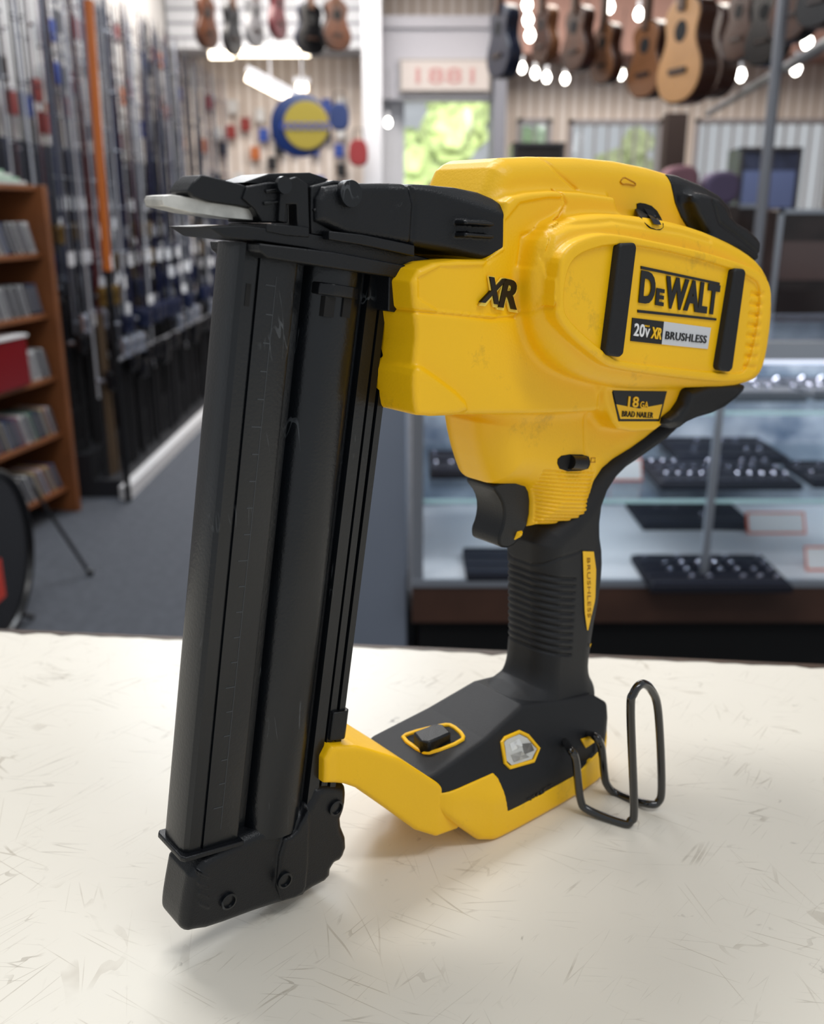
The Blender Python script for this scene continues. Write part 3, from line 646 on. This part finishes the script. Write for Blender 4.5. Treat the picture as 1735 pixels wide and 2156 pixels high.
MB().lathe([(.165,.0),(.19,.01),(.19,.03),(.165,.04)],(-.025,0,0),32,'y').build('rim',mat('sign_blue',(18,44,98),.4),rs)
MB().lathe([(.142,-.012),(.146,.0)],(.014,0,.0),32,'y').build('disc',mat('sign_yellow',(172,150,52),.4),rs)
m=MB()
for i in range(7):
    c=(-.126+i*.045,-.02,-.005); m.tube([(c[0]+.018*math.cos(t*math.pi/6),c[1],c[2]+.020*math.sin(t*math.pi/6)) for t in range(12)],.004,5,True)
m.build('ring_pattern',mat('ring_blue_glow',(40,70,170),.4,emit=.2),rs)  # rings stand for lettering; a slight glow is painted into them
MB().tube([(0,.02,.18),(0,.02,1.2)],.003,5).build('hanging_cord',BLK,rs)
# ---- guitars
prof_=[(0,0),(.005,.07),(.03,.13),(.08,.175),(.14,.19),(.2,.175),(.26,.135),(.30,.122),(.34,.128),(.39,.145),(.43,.14),(.465,.10),(.485,.05),(.49,0)]
def guitar(px,py,Y,sc,yaw,top,side,label,depth=.1,thin=1):
    base=at(px,py,Y); e=empty('guitar',base,yaw); tag(e,label,'guitar')
    pts=[(w*thin,z) for z,w in prof_]+[(-w*thin,z) for z,w in prof_[-2:0:-1]]
    pts=[(x*sc,z*sc) for x,z in chaikin(pts,1)]
    MB().prism(pts,0,depth*sc).build('body',side,e,.006)
    MB().prism([(x*.96,z*.96+.01*sc) for x,z in pts],-.006,.001).build('soundboard',top,e,.002)
    MB().lathe([(.05*sc,-.008),(.05*sc,-.006)],(0,0,.33*sc),20,'y').build('sound_hole',DARK,e)
    MB().box(-.07*sc,.07*sc,-.016,-.006,.14*sc,.165*sc).build('bridge',mat('dark_wood',(50,32,24),.5),e)
    MB().box(-.027*sc,.027*sc,-.02,.012,.42*sc,.92*sc).build('neck',mat('neck_wood',(80,54,38),.5),e)
    MB().prism([(-.028*sc,.92*sc),(.028*sc,.92*sc),(.04*sc,1.08*sc),(-.04*sc,1.08*sc)],-.01,.01).build('headstock',mat('dark_wood',(50,32,24),.5),e)
    if base.z+1.06*sc<3.4: MB().tube([(0,.012,1.0*sc),(0,.012,3.4-base.z)],.006,6).build('hanger',BLK,e)
    return e
W1=mat('spruce',(196,144,92),.35,noise=.15,nscale=8); W2=mat('mahogany',(66,36,24),.25,noise=.3,nscale=8); W3_=mat('tan_wood',(134,88,56),.3,noise=.2,nscale=8)
NV=mat('navy_gloss',(22,30,50),.3); BK=mat('black_gloss',(16,16,18),.25); SB=mat('sunburst',(104,58,30),.3,rgb2=(40,20,12),nscale=6); WH=mat('white_gloss',(120,120,122),.35); RD=mat('red_gloss',(80,26,30),.35)
guitar(1424,220,4.6,.90,-1.22,W1,W2,'large pale spruce acoustic guitar hanging nearest on the right')
guitar(1480,208,5.3,.90,-1.3,W2,W2,'dark brown acoustic guitar hanging behind the large pale one')
guitar(1352,208,5.2,.74,-1.15,W3_,W2,'tan acoustic guitar hanging left of the large pale one')
guitar(1266,178,5.4,.60,-1.2,W3_,W2,'small tan guitar hanging between the red brown and tan ones')
guitar(1206,152,5.4,.64,-1.15,SB,W2,'red brown guitar hanging third from the door side')
guitar(1138,136,5.7,.60,-1.25,W2,W3_,'dark brown guitar hanging second from the door side')
guitar(1048,166,5.4,.72,-1.2,NV,NV,'navy blue guitar body hanging in front of the door frame')
guitar(1548,130,5.0,.66,-1.3,W2,BK,'dark brown guitar hanging just right of the large pale pair')
guitar(1600,140,4.6,.66,-1.25,BK,BK,'black guitar hanging beside the slim metal post')
guitar(1655,90,4.0,.62,-1.2,SB,BK,'dark sunburst guitar hanging near the upper right corner')
guitar(1715,60,3.6,.55,-1.2,BK,W2,'black and brown guitar cut off at the upper right corner')
for (px,py,yaw,tm,sm,lab) in [(441,104,1.2,SB,W2,'small brown guitar hanging farthest left under the slatted panel'),(495,118,1.3,BK,BK,'narrow black guitar hanging second from the left'),(541,100,1.3,WH,WH,'pale grey guitar hanging third from the left'),(590,84,1.3,RD,RD,'dark red guitar hanging fourth from the left'),(657,116,.75,BK,NV,'black guitar hanging beside the sunburst guitar'),(711,108,.75,SB,BK,'sunburst guitar hanging right next to the white column')]:
    guitar(px,py,7.6,.72,yaw,tm,sm,lab,.05)
tag(MB().tube([(0,0,0),(0,0,3.4)],.022,10).build('metal_post',mat('grey_metal',(130,132,138),.4,.6)),'slim grey metal post rising behind the glass case','post').location=(at(1608,400,3.8).x,3.8,0)
cl=MB().box(-.07,.07,-.07,.07,0,Z9(240,867,7)).build('dark_column',mat('dark_brown',(44,30,26),.6)); cl.location=(at(1418,300,7).x,7,0); tag(cl,'dark brown square column between the windows','column')
b0=at(1490,240,6.8); b1=at(1760,80,3.2)
tag(MB().tube([b0,b1],.02,8).build('metal_rail',mat('grey_metal',(150,152,156),.4,.6)),'grey metal rail slanting down from the upper right','rail')
# ---- fishing rods
rm=[('black',(14,15,20)),('dark blue',(20,30,72)),('grey',(110,114,124)),('dark red',(80,22,28)),('white',(190,192,198))]
reelc=[mat('reel_dark',(18,18,22),.25),mat('reel_silver',(190,196,210),.2,.8),mat('reel_gold',(130,104,54),.3,.6),mat('reel_navy',(26,34,62),.25)]
tagm=mat('price_tag_white',(220,222,226),.6)
protos=[]
for i,(cn,c) in enumerate(rm):
    e=empty('fishing_rod',(0,0,0)); mt=mat('rod_'+cn,c,.3); rz_=[.5,.68,.58,.82,.45][i]
    bk=MB().tube([(0,0,rz_-.1),(0,0,1.2),(.0,0,2.1)],[.006,.0042,.002],6)
    for z in (1.0,1.2,1.45,1.7,1.95): bk.tube([(.0+.012*math.cos(t),-.012+.013*math.sin(t),z) for t in [k*math.pi/4 for k in range(8)]],.002,4,True)
    ch=[bk.build('blank',mt,e),
        MB().tube([(0,0,0),(0,0,.02),(0,0,rz_-.08)],[.012,.010,.010],8).build('handle',mat('grip_foam' if i!=3 else 'grip_cork',(20,20,24) if i!=3 else (100,80,58),.8),e),
        MB().lathe([(.02,-.045),(.033,-.03),(.03,.0),(.036,.02),(.03,.045)],(0,-.065,rz_),12,'z').build('reel',reelc[[0,3,1,2,0][i]],e),
        MB().tube([(0,0,rz_),(0,-.05,rz_)],.01,6).build('reel_foot',reelc[1],e)]
    if i in (1,2,4): ch.append(MB().box(-.018,.018,-.016,-.014,rz_+.25,rz_+.31).build('price_tag',tagm,e))
    protos.append((e,ch,cn))
def place_rod(i,l,rz,tl_):
    e,ch,cn=protos[i]
    if not e.get('used'): r=e; e['used']=1
    else:
        r=e.copy(); C.objects.link(r)
        if 'used' in r: del r['used']
        for q in ch: k=q.copy(); C.objects.link(k); k.parent=r
    r.location=l; r.rotation_euler=(tl_[0],tl_[1],rz); tag(r,cn+' fishing rod with reel standing in the long rack on the left','fishing rod','%s rods in the rack'%cn)
R_=random.Random(3)
RX0=[(-1.40,.081),(-1.53,.201),(-1.68,.341),(-1.84,.341)]
for row,(X,zb0) in enumerate(RX0):
    for k in range(66):
        Y=4.28+k*.050+R_.uniform(-.012,.012)
        place_rod(R_.choice([0,0,0,0,1,1,2,3,4,0,2]),(X+R_.uniform(-.03,.03),Y,zb0),R_.uniform(.7,1.7),(R_.uniform(-.012,.012),R_.uniform(-.015,.015)))
for e,ch,cn in protos:
    if 'used' in e: del e['used']
rk=empty('rod_rack',(-1.62,5.9,0)); tag(rk,'low white stepped rack holding the fishing rods along the left wall','rack')
MB().box(-.30,.28,-1.68,1.7,0,.08).box(-.30,.15,-1.68,1.7,.08,.2).box(-.30,.0,-1.68,1.7,.2,.34).build('base',mat('rack_dark',(28,30,36),.6),rk)
MB().box(.28,.33,-1.72,1.72,0,.06).build('kick_board',mat('rack_white',(214,214,216),.5),rk)
MB().tube([(.29,-1.66,.62),(.29,1.68,.62)],.008,6).build('front_bar',mat('grey_metal',(150,152,156),.4,.6),rk)
MB().box(-.34,-.31,-1.68,1.7,0,1.6).build('back_board',mat('rack_back',(26,34,54),.7,noise=.5,nscale=9),rk)
og=at(188,20,3.9); o2=at(222,560,3.9)
op=empty('orange_pole',(o2.x,4.15,0)); tag(op,'thick orange pole with black handle standing upright among the fishing rods','pole')
dx=at(186,0,4.15).x-at(226,570,4.15).x; zt2=at(186,0,4.15).z; zb2=at(226,570,4.15).z; xb=at(226,570,4.15).x-o2.x
MB().tube([(xb,0,zb2),(xb+dx,0,zt2)],.019,8).build('shaft',mat('orange',(205,108,30),.4),op); MB().tube([(xb-.0,0,0),(xb,0,zb2)],.014,8).build('handle',BLK,op)
PK=[('white',(200,200,200)),('blue',(40,70,150)),('red',(130,44,40)),('black',(24,24,28)),('orange',(180,100,50))]
pk_m=[mat('pack_'+a_,c_,.4) for a_,c_ in PK]
pb=[]
for i in range(5):
    o=MB().box(-.04,.04,0,.03,-.11,0).build('packet',pk_m[i],None,.004); hk=MB().tube([(0,.0,-.01),(0,.075,.0)],.004,5).build('hook',reelc[1],o); pb.append((o,hk,[0]))
def packet(i,l,grp,rz=0,sc=1):
    o,hk,u=pb[i]
    if u[0]==0: r=o; u[0]=1
    else: r=o.copy(); C.objects.link(r); k=hk.copy(); C.objects.link(k); k.parent=r
    r.location=l; r.rotation_euler=(0,0,rz)
    tag(r,'%s packet hanging %s'%(PK[i][0],'on the left wall above the fishing rods' if grp else 'on the far wall beneath the guitars'),'packet','%s packets on the %s wall'%(PK[i][0],'left' if grp else 'far'))
used=[]
def free(a,b,d):
    if any(abs(a-x)<d and abs(b-y)<d*1.3 for x,y in used): return False
    used.append((a,b)); return True
for i in range(110):
    y_,z_=R_.uniform(4.3,8.6),R_.uniform(1.75,2.5)
    if free(y_,z_,.11): packet(R_.choice([0,1,3,3,0,2,4,3]),(-1.925,y_,z_),1,math.pi/2)
used=[]
for i in range(150):
    x_,z_=R_.uniform(-1.85,-.6),R_.uniform(1.2,2.25)
    if free(x_,z_,.095): packet(R_.choice([0,3,3,3,1,2,0,4,0]),(x_,8.925,z_),0)
for (px,py,c,lab) in [(715,255,(24,46,96),'dark blue bag hanging left of the white column'),(755,330,(130,36,40),'red bag hanging against the white column')]:
    e=empty('bag',at(px,py+20,8.1)); tag(e,lab,'bag')
    MB().prism([tuple(v) for v in chaikin([(-.07,0),(.07,0),(.08,.13),(.05,.2),(-.05,.2),(-.08,.13)],2)],-.04,.04).build('bag_body',mat('bag%d'%px,c,.7),e,.01)
    MB().tube([(-.04,0,.19),(-.03,0,.28),(.03,0,.28),(.04,0,.19)],.006,6).build('strap',BLK,e)
sp_=empty('speaker_cabinet',(at(470,340,8.1).x,8.1,0)); tag(sp_,'black speaker cabinet at the far end of the rod aisle','speaker')
MB().box(-.22,.22,-.18,.18,0,1.5).build('box',BK,sp_,.01); MB().lathe([(.13,-.185),(.12,-.19),(.05,-.181)],(0,0,1.2),24,'y').build('cone',mat('cone_grey',(60,60,64),.6),sp_)
# ---- disc shelf unit on the left
az=math.radians(10.8); dv=Vector((math.sin(az),math.cos(az),0))
far=Vector((-1.50,4.0,0)); Ls=1.05
su=empty('disc_shelf',far-dv*Ls,-az); tag(su,'brown wooden shelf unit full of discs and magazines at the left edge','shelf unit')
WD=mat('shelf_wood',(146,88,50),.5,noise=.3,nscale=5)
MB().box(-.30,0,-.02,0,0,1.36).build('side_panel',WD,su,.002); MB().box(-.30,.03,Ls,Ls+.03,0,1.36).build('side_panel',WD,su,.002)
MB().box(-.32,-.30,-.02,Ls+.02,0,1.36).build('back_panel',WD,su)
lev=[.12,.36,.60,.86,1.10,1.36]
for z in lev: MB().box(-.30,0,0,Ls,z-.02,z).build('shelf_board',WD,su,.002)
cdm=[mat('disc_%d'%i,c,.3) for i,c in enumerate([(206,208,208),(70,72,80),(140,54,48),(70,90,124),(176,160,122),(84,120,92),(226,226,224),(26,26,30)])]
cn_=['pale','dark grey','dull red','slate blue','cream','green','white','black']
cdp=MB().box(-.135,0,0,.0105,0,.125).build('disc_case',cdm[0],None,.0008); insp=MB().box(-.002,.0004,.002,.0085,.01,.115).build('spine_label',mat('spine_ink',(120,120,126),.4),cdp); first=[1]
rot=su.rotation_euler.z
def shelfpt(x,y,z): 
    v=Vector((x,y,0)); v.rotate(su.rotation_euler); return su.location+v+Vector((0,0,z))
meshes=[cdp.data]
for c in cdm[1:]:
    me=cdp.data.copy(); me.materials.clear(); me.materials.append(c); meshes.append(me)
def disc(l,ci,rx,lab,grp):
    if first[0]: o=cdp; first[0]=0
    else:
        o=cdp.copy(); C.objects.link(o); k=insp.copy(); C.objects.link(k); k.parent=o
    o.data=meshes[ci]; o.location=l; o.rotation_euler=(rx,0,rot)
    tag(o,lab,'disc case',grp)
lv=['lowest','second lowest','middle','second highest','highest']
for li,z in enumerate(lev[:5]):
    y=.06; lean=[.45,.36,.3,.30,.38][li]
    while y<Ls-.03:
        if li==2 and Ls-.50<y<Ls-.16: y=Ls-.16
        ci=R_.choice([0,1,4,6,3,2,5,7,1] if li<2 else [0,6,0,1,7,3,7])
        disc(shelfpt(-.01,y,z+.001),ci,lean,'%s disc case leaning back on the %s shelf of the brown unit'%(cn_[ci],lv[li]),'%s disc cases on the %s shelf'%(cn_[ci],lv[li]))
        y+=R_.choice([.013,.0135,.02,.0135])
mgm=[mat('mag_%d'%i,c,.4) for i,c in enumerate([(215,215,210),(150,186,160),(160,60,50)])]
for i in range(5):
    o=MB().box(-.25,-.0,0,.19,0,.012).build('magazine_issue',mgm[i%2],None,.001); MB().box(-.23,-.02,.02,.1,.012,.0125).build('cover_picture',mgm[(i+1)%3],o)
    o.location=shelfpt(-.0,Ls-.25-.03*i,1.361+.0128*i); o.rotation_euler=(0,0,rot+.06*i); tag(o,['bottom','second','middle','fourth','topmost'][i]+' magazine of the stack on top of the brown shelf unit','magazine')
rb_=MB().box(-.20,.06,0,.24,0,.19).build('red_box',mat('red_box',(130,16,26),.2),None,.004); rb_.location=shelfpt(-.04,Ls-.46,lev[2]+.001); rb_.rotation_euler=(.0,0,rot); tag(rb_,'glossy dark red box with white lid among the discs','box'); MB().box(-.205,.065,-.005,.245,.19,.2).build('lid',WINK,rb_)
# ---- bass drum
dr=empty('bass_drum',(-1.42,2.62,.0)); tag(dr,'black bass drum standing at the left edge of the aisle','drum')
MB().lathe([(.24,-.2),(.245,-.19),(.245,.19),(.24,.2)],(0,0,.29),40,'x').build('shell',BK,dr)
for x in (-.2,.2): MB().tube([(x,.25*math.cos(t*math.pi/20),.29+.25*math.sin(t*math.pi/20)) for t in range(40)],.013,8,True).build('hoop',mat('hoop_black',(14,14,16),.3),dr)
MB().box(.201,.204,-.12,.02,.16,.28).build('badge',mat('badge_red',(210,60,40),.4),dr)
MB().tube([(.1,.1,.1),(.2,.2,.01)],.008,8).build('leg',BLK,dr)
cs=MB().tube([(0,0,0),(.16,.02,-.33)],.007,8).build('stand_leg',mat('stand_dark',(60,62,66),.3,.8)); cs.location=(-1.33,3.2,.34); tag(cs,'thin slanting metal stand leg beside the drum','stand')
MB().tube([(.155,.02,-.325),(.175,.02,-.33)],.012,8).build('rubber_foot',BLK,cs)
# ---- glass display case
dc=empty('display_case',(0,0,0)); tag(dc,'glass jewellery display case with wood base behind the nail gun','display case')
x0_,x1_,y0_,y1_=.0,2.6,2.4,3.12
ALU=mat('aluminium',(175,180,188),.35,.7); WT=mat('case_white',(235,236,240),.5)
MB().box(x0_+.02,x1_,y0_+.05,y1_,0,.18).build('toe_kick',DARK,dc)
MB().box(x0_,x1_,y0_,y1_,.18,.29).build('wood_base',mat('case_wood',(78,52,40),.5,noise=.3,nscale=6),dc)
MB().box(x0_,x1_,y0_+.005,y1_,.29,.30).build('deck',WT,dc)
MB().box(x0_,x1_,y1_-.01,y1_,.30,.92).build('back_panel',mat('case_back_reflections',(214,220,230),.35,rgb2=(84,100,124),nscale=5),dc)  # darker blotches in the colour stand for reflections in the case back
CG=glassmat('case_glass',(220,235,250),.08,(.98,.985,.99))
MB().box(x0_+.01,x1_,y0_,y0_+.006,.30,.90).build('front_glass',CG,dc)
MB().box(x0_,x1_,y0_,y1_,.935,.943).build('top_glass',glassmat('top_glass',(225,230,240),.45,(.95,.97,.98)),dc)
EDG=mat('glass_edge_glow',(190,225,225),.2,emit=.15)  # faint glow put into the colour so polished shelf edges look bright
for z in (.52,.76):
    MB().box(x0_+.02,x1_,y0_+.04,y1_-.02,z-.008,z).build('glass_shelf',glassmat('shelf_glass%d'%int(z*100),(215,228,236),.20,(.95,.975,.985)),dc)
    MB().box(x0_+.02,x1_,y0_+.036,y0_+.04,z-.009,z+.001).build('shelf_edge',EDG,dc)
m=MB().box(x0_,x1_,y0_-.004,y0_+.02,.90,.945).box(x0_,x1_,y0_-.004,y0_+.012,.285,.305).box(x0_,x0_+.03,y0_,y0_+.03,.30,.93).box(.78,.80,y0_,y0_+.015,.30,.93).box(x1_-.03,x1_,y0_,y0_+.03,.3,.93); m.build('metal_frame',ALU,dc)
MB().box(x0_+.05,x1_-.05,y0_+.03,y0_+.05,.885,.9).build('light_strip',mat('led',(235,240,255),.5,emit=1.2),dc)
VEL=mat('velvet',(10,13,28),.9)
gmat=[mat('gem_silver',(220,220,235),.15,1)]
rgp=None
def tray(px0,px1,pyb,pyf,z,lab,rings,colr=0,rows=3,cols=8):
    global rgp
    A_=atz(px0,pyf,z); B_=atz(px1,pyf,z); D_=atz(px1,pyb,z); w=(B_.x-A_.x)/2; dpt=min(max((D_.y-A_.y)/2,.06),.14); c=Vector(((A_.x+B_.x)/2,min(A_.y+dpt,y1_-.03-dpt),z+.001))
    t=empty('jewellery_tray',c); tag(t,lab,'tray')
    MB().box(-w,w,-dpt,dpt,0,.02).build('tray_base',VEL,t,.003); m=MB()
    for r in range(rows+1):
        y=-dpt*.85+r*1.7*dpt/rows; m.box(-w*.94,w*.94,y-.004,y+.004,.018,.026)
    m.build('ring_slots',mat('slot_pad',(20,24,44),.9),t)
    for r in range(rows):
        for k in range(cols):
            if R_.random()>rings: continue
            l=c+Vector((-w*.85+k*1.7*w/max(cols-1,1),-dpt*.85+(r+.5)*1.7*dpt/rows,.026))
            if rgp is None:
                rgp=MB().tube([(.007*math.cos(q*math.pi/6),0,.007*math.sin(q*math.pi/6)) for q in range(12)],.0016,5,True).build('ring',gmat[0],None); MB().lathe([(.001,-.003),(.004,0),(.001,.003)],(0,0,.009),6).build('stone',gmat[0],rgp); o=rgp
            else:
                o=rgp.copy(); C.objects.link(o); q=rgp.children[0].copy(); C.objects.link(q); q.parent=o
            o.location=l; tag(o,'tiny silver ring set in a black jewellery tray','ring','rings in the black trays')
tray(1390,1690,980,1034,.52,'wide black ring tray on the lower glass shelf',.9,0,3,11)
tray(1400,1620,902,950,.52,'black tray at the back of the lower glass shelf',.3,0,2,8)
tray(905,1060,962,1010,.52,'black tray at the left end of the lower glass shelf',.5,0,2,5)
tray(1545,1700,800,848,.76,'black tray on the upper glass shelf',.6,1,2,6)
tray(1370,1670,1182,1250,.30,'wide black tray at the front of the white deck',.8,0,4,8)
tray(982,1090,1168,1226,.30,'small black tray on the deck behind the grip',.0)
tray(1340,1570,1052,1100,.30,'black tray at the back of the white deck',.2,0,2,6)
tray(1712,1860,985,1030,.52,'black tray at the right frame edge on the lower shelf',.6,0,2,6)
tray(1715,1840,800,846,.76,'black tray at the right frame edge on the upper shelf',.5,0,2,6)
cw=mat('card_white',(238,238,238),.5); co_=mat('card_orange',(235,110,70),.5)
for px0,px1,py1,yy,zz,lab in [(1285,1352,1030,2.62,.521,'small orange bordered price card beside the wide ring tray'),(1575,1700,1108,2.80,.301,'wide price card with orange border at the back of the deck'),(1690,1760,1262,2.48,.301,'price card at the right front of the deck')]:
    p=at((px0+px1)/2,py1,yy); wd=(at(px1,py1,p.y).x-at(px0,py1,p.y).x)/2
    e=empty('price_card',(p.x,p.y,zz)); tag(e,lab,'price card'); e.rotation_euler=(-.5,0,0)
    MB().box(-wd,wd,0,.004,0,.07).build('card_border',co_,e); MB().box(-wd*.92,wd*.92,-.002,.0,.006,.064).build('card_face',cw,e)
gc=empty('grey_cabinet',(-.10,2.75,0)); tag(gc,'plain blue grey cabinet end standing against the left of the glass case','cabinet')
MB().box(-.085,.085,-.30,.33,0,.84).build('cabinet_body',mat('cabinet_grey',(122,130,144),.6,noise=.08,nscale=3),gc,.003); MB().box(-.088,.088,-.305,.335,.84,.86).build('cabinet_top',ALU,gc)
for (x0p,x1p,yt,Y,c,lab,cat) in [(1640,1800,440,4.6,(62,50,48),'tall dark glass fronted cabinet at the far right','cabinet'),(1440,1600,430,5.4,(70,56,52),'dark brown cabinet behind the case','cabinet'),(1080,1190,300,7.2,(40,34,32),'black framed mirror stand below the barred window','mirror'),(1560,1690,310,7.6,(52,60,84),'dark blue display board before the right window','display board')]:
    a_=at(x0p,yt,Y); b_=at(x1p,yt,Y); e=empty(cat.replace(' ','_'),((a_.x+b_.x)/2,Y,0)); tag(e,lab,cat); w=(b_.x-a_.x)/2
    MB().box(-w,w,0,.3,0,a_.z).build('body',mat('c%d'%x0p,c,.3,noise=.5,nscale=7),e,.01)
    for k in range(4):
        z=.3+k*(a_.z-.4)/4; MB().box(-w*.85,w*.85,-.012,0,z,z+(a_.z-.4)/4*.8).build('panel',mat('p%d%d'%(x0p,k%2),tuple(min(255,int(v*(1.7 if k%2 else .8))) for v in c),.15),e)
    MB().box(-w,-w+.02,-.02,0,0,a_.z).box(w-.02,w,-.02,0,0,a_.z).box(-w,w,-.02,0,a_.z-.02,a_.z).build('edge_frame',ALU if cat=='cabinet' else mat('dark_edge',(50,50,54),.4),e)
for i,(px,py,c,lab) in enumerate([(1425,380,(140,100,110),'pinkish stuffed bag on the dark shelf behind the case'),(1510,392,(96,84,112),'mauve bag beside the pinkish one'),(1330,392,(110,90,78),'tan bag behind the top of the nail gun')]):
    p=at(px,py+40,5.2); e=empty('bag',(p.x,5.2,p.z)); tag(e,lab,'bag'); MB().prism([tuple(v) for v in chaikin([(-.08,0),(.08,0),(.1,.12),(.05,.17),(-.06,.16),(-.1,.1)],2)],-.07,.07).build('bag_body',mat('bg%d'%i,c,.8),e,.02)
    MB().box(-.09,.09,-.08,.08,-p.z,-.001).build('bag_plinth',mat('plinth',(70,60,56),.6),e)
# ================================================================ LIGHT, WORLD, CAMERA
w=bpy.data.worlds.new('World'); bpy.context.scene.world=w; w.use_nodes=True
bg=w.node_tree.nodes['Background']; bg.inputs[0].default_value=(.90,.95,1,1); bg.inputs[1].default_value=.55
def area(name,l,rot,sx,sy,pw,col=(1,1,1)):
    d=bpy.data.lights.new(name,'AREA'); d.shape='RECTANGLE'; d.size=sx; d.size_y=sy; d.energy=pw; d.color=col
    o=bpy.data.objects.new(name,d); C.objects.link(o); o.location=l; o.rotation_euler=rot; return o
area('ceiling_panel_light',(-.5,1.3,3.0),(0,0,0),1.2,.25,30,(1,.99,.98))
area('ceiling_panel_light',(.9,-.3,3.0),(math.radians(-10),0,0),1.4,.25,17,(.98,.99,1))
area('ceiling_panel_light',(-.8,4.9,3.3),(0,0,0),1.6,1.6,85,(.88,.94,1))
area('ceiling_panel_light',(1.4,6.6,3.2),(0,0,0),2.5,1.5,112,(1,.92,.84))
area('ceiling_panel_light',(-1.0,7.4,3.2),(0,0,0),1.6,1.2,85,(1,.94,.88))
area('case_light',(1.3,2.75,.90),(0,0,0),2.4,.1,18,(.97,.98,1))
area('tree_fill_light',(.6,9.6,2.9),(math.radians(70),0,0),4,1,560,(1,1,.98))  # added lamp, unseen, that brightens the trees outside the door
cd=bpy.data.cameras.new('camera'); co=bpy.data.objects.new('camera',cd); C.objects.link(co); co.location=tuple(CAM); co.rotation_euler=(math.pi/2-P,0,0)
cd.sensor_fit='HORIZONTAL'; cd.sensor_width=36; cd.lens=36*F/1735; cd.clip_start=.01; cd.dof.use_dof=True; cd.dof.focus_distance=.395; cd.dof.aperture_fstop=12
bpy.context.scene.camera=co
bpy.context.scene.view_settings.view_transform='Standard'
print('total',round(time.time()-T0,1))
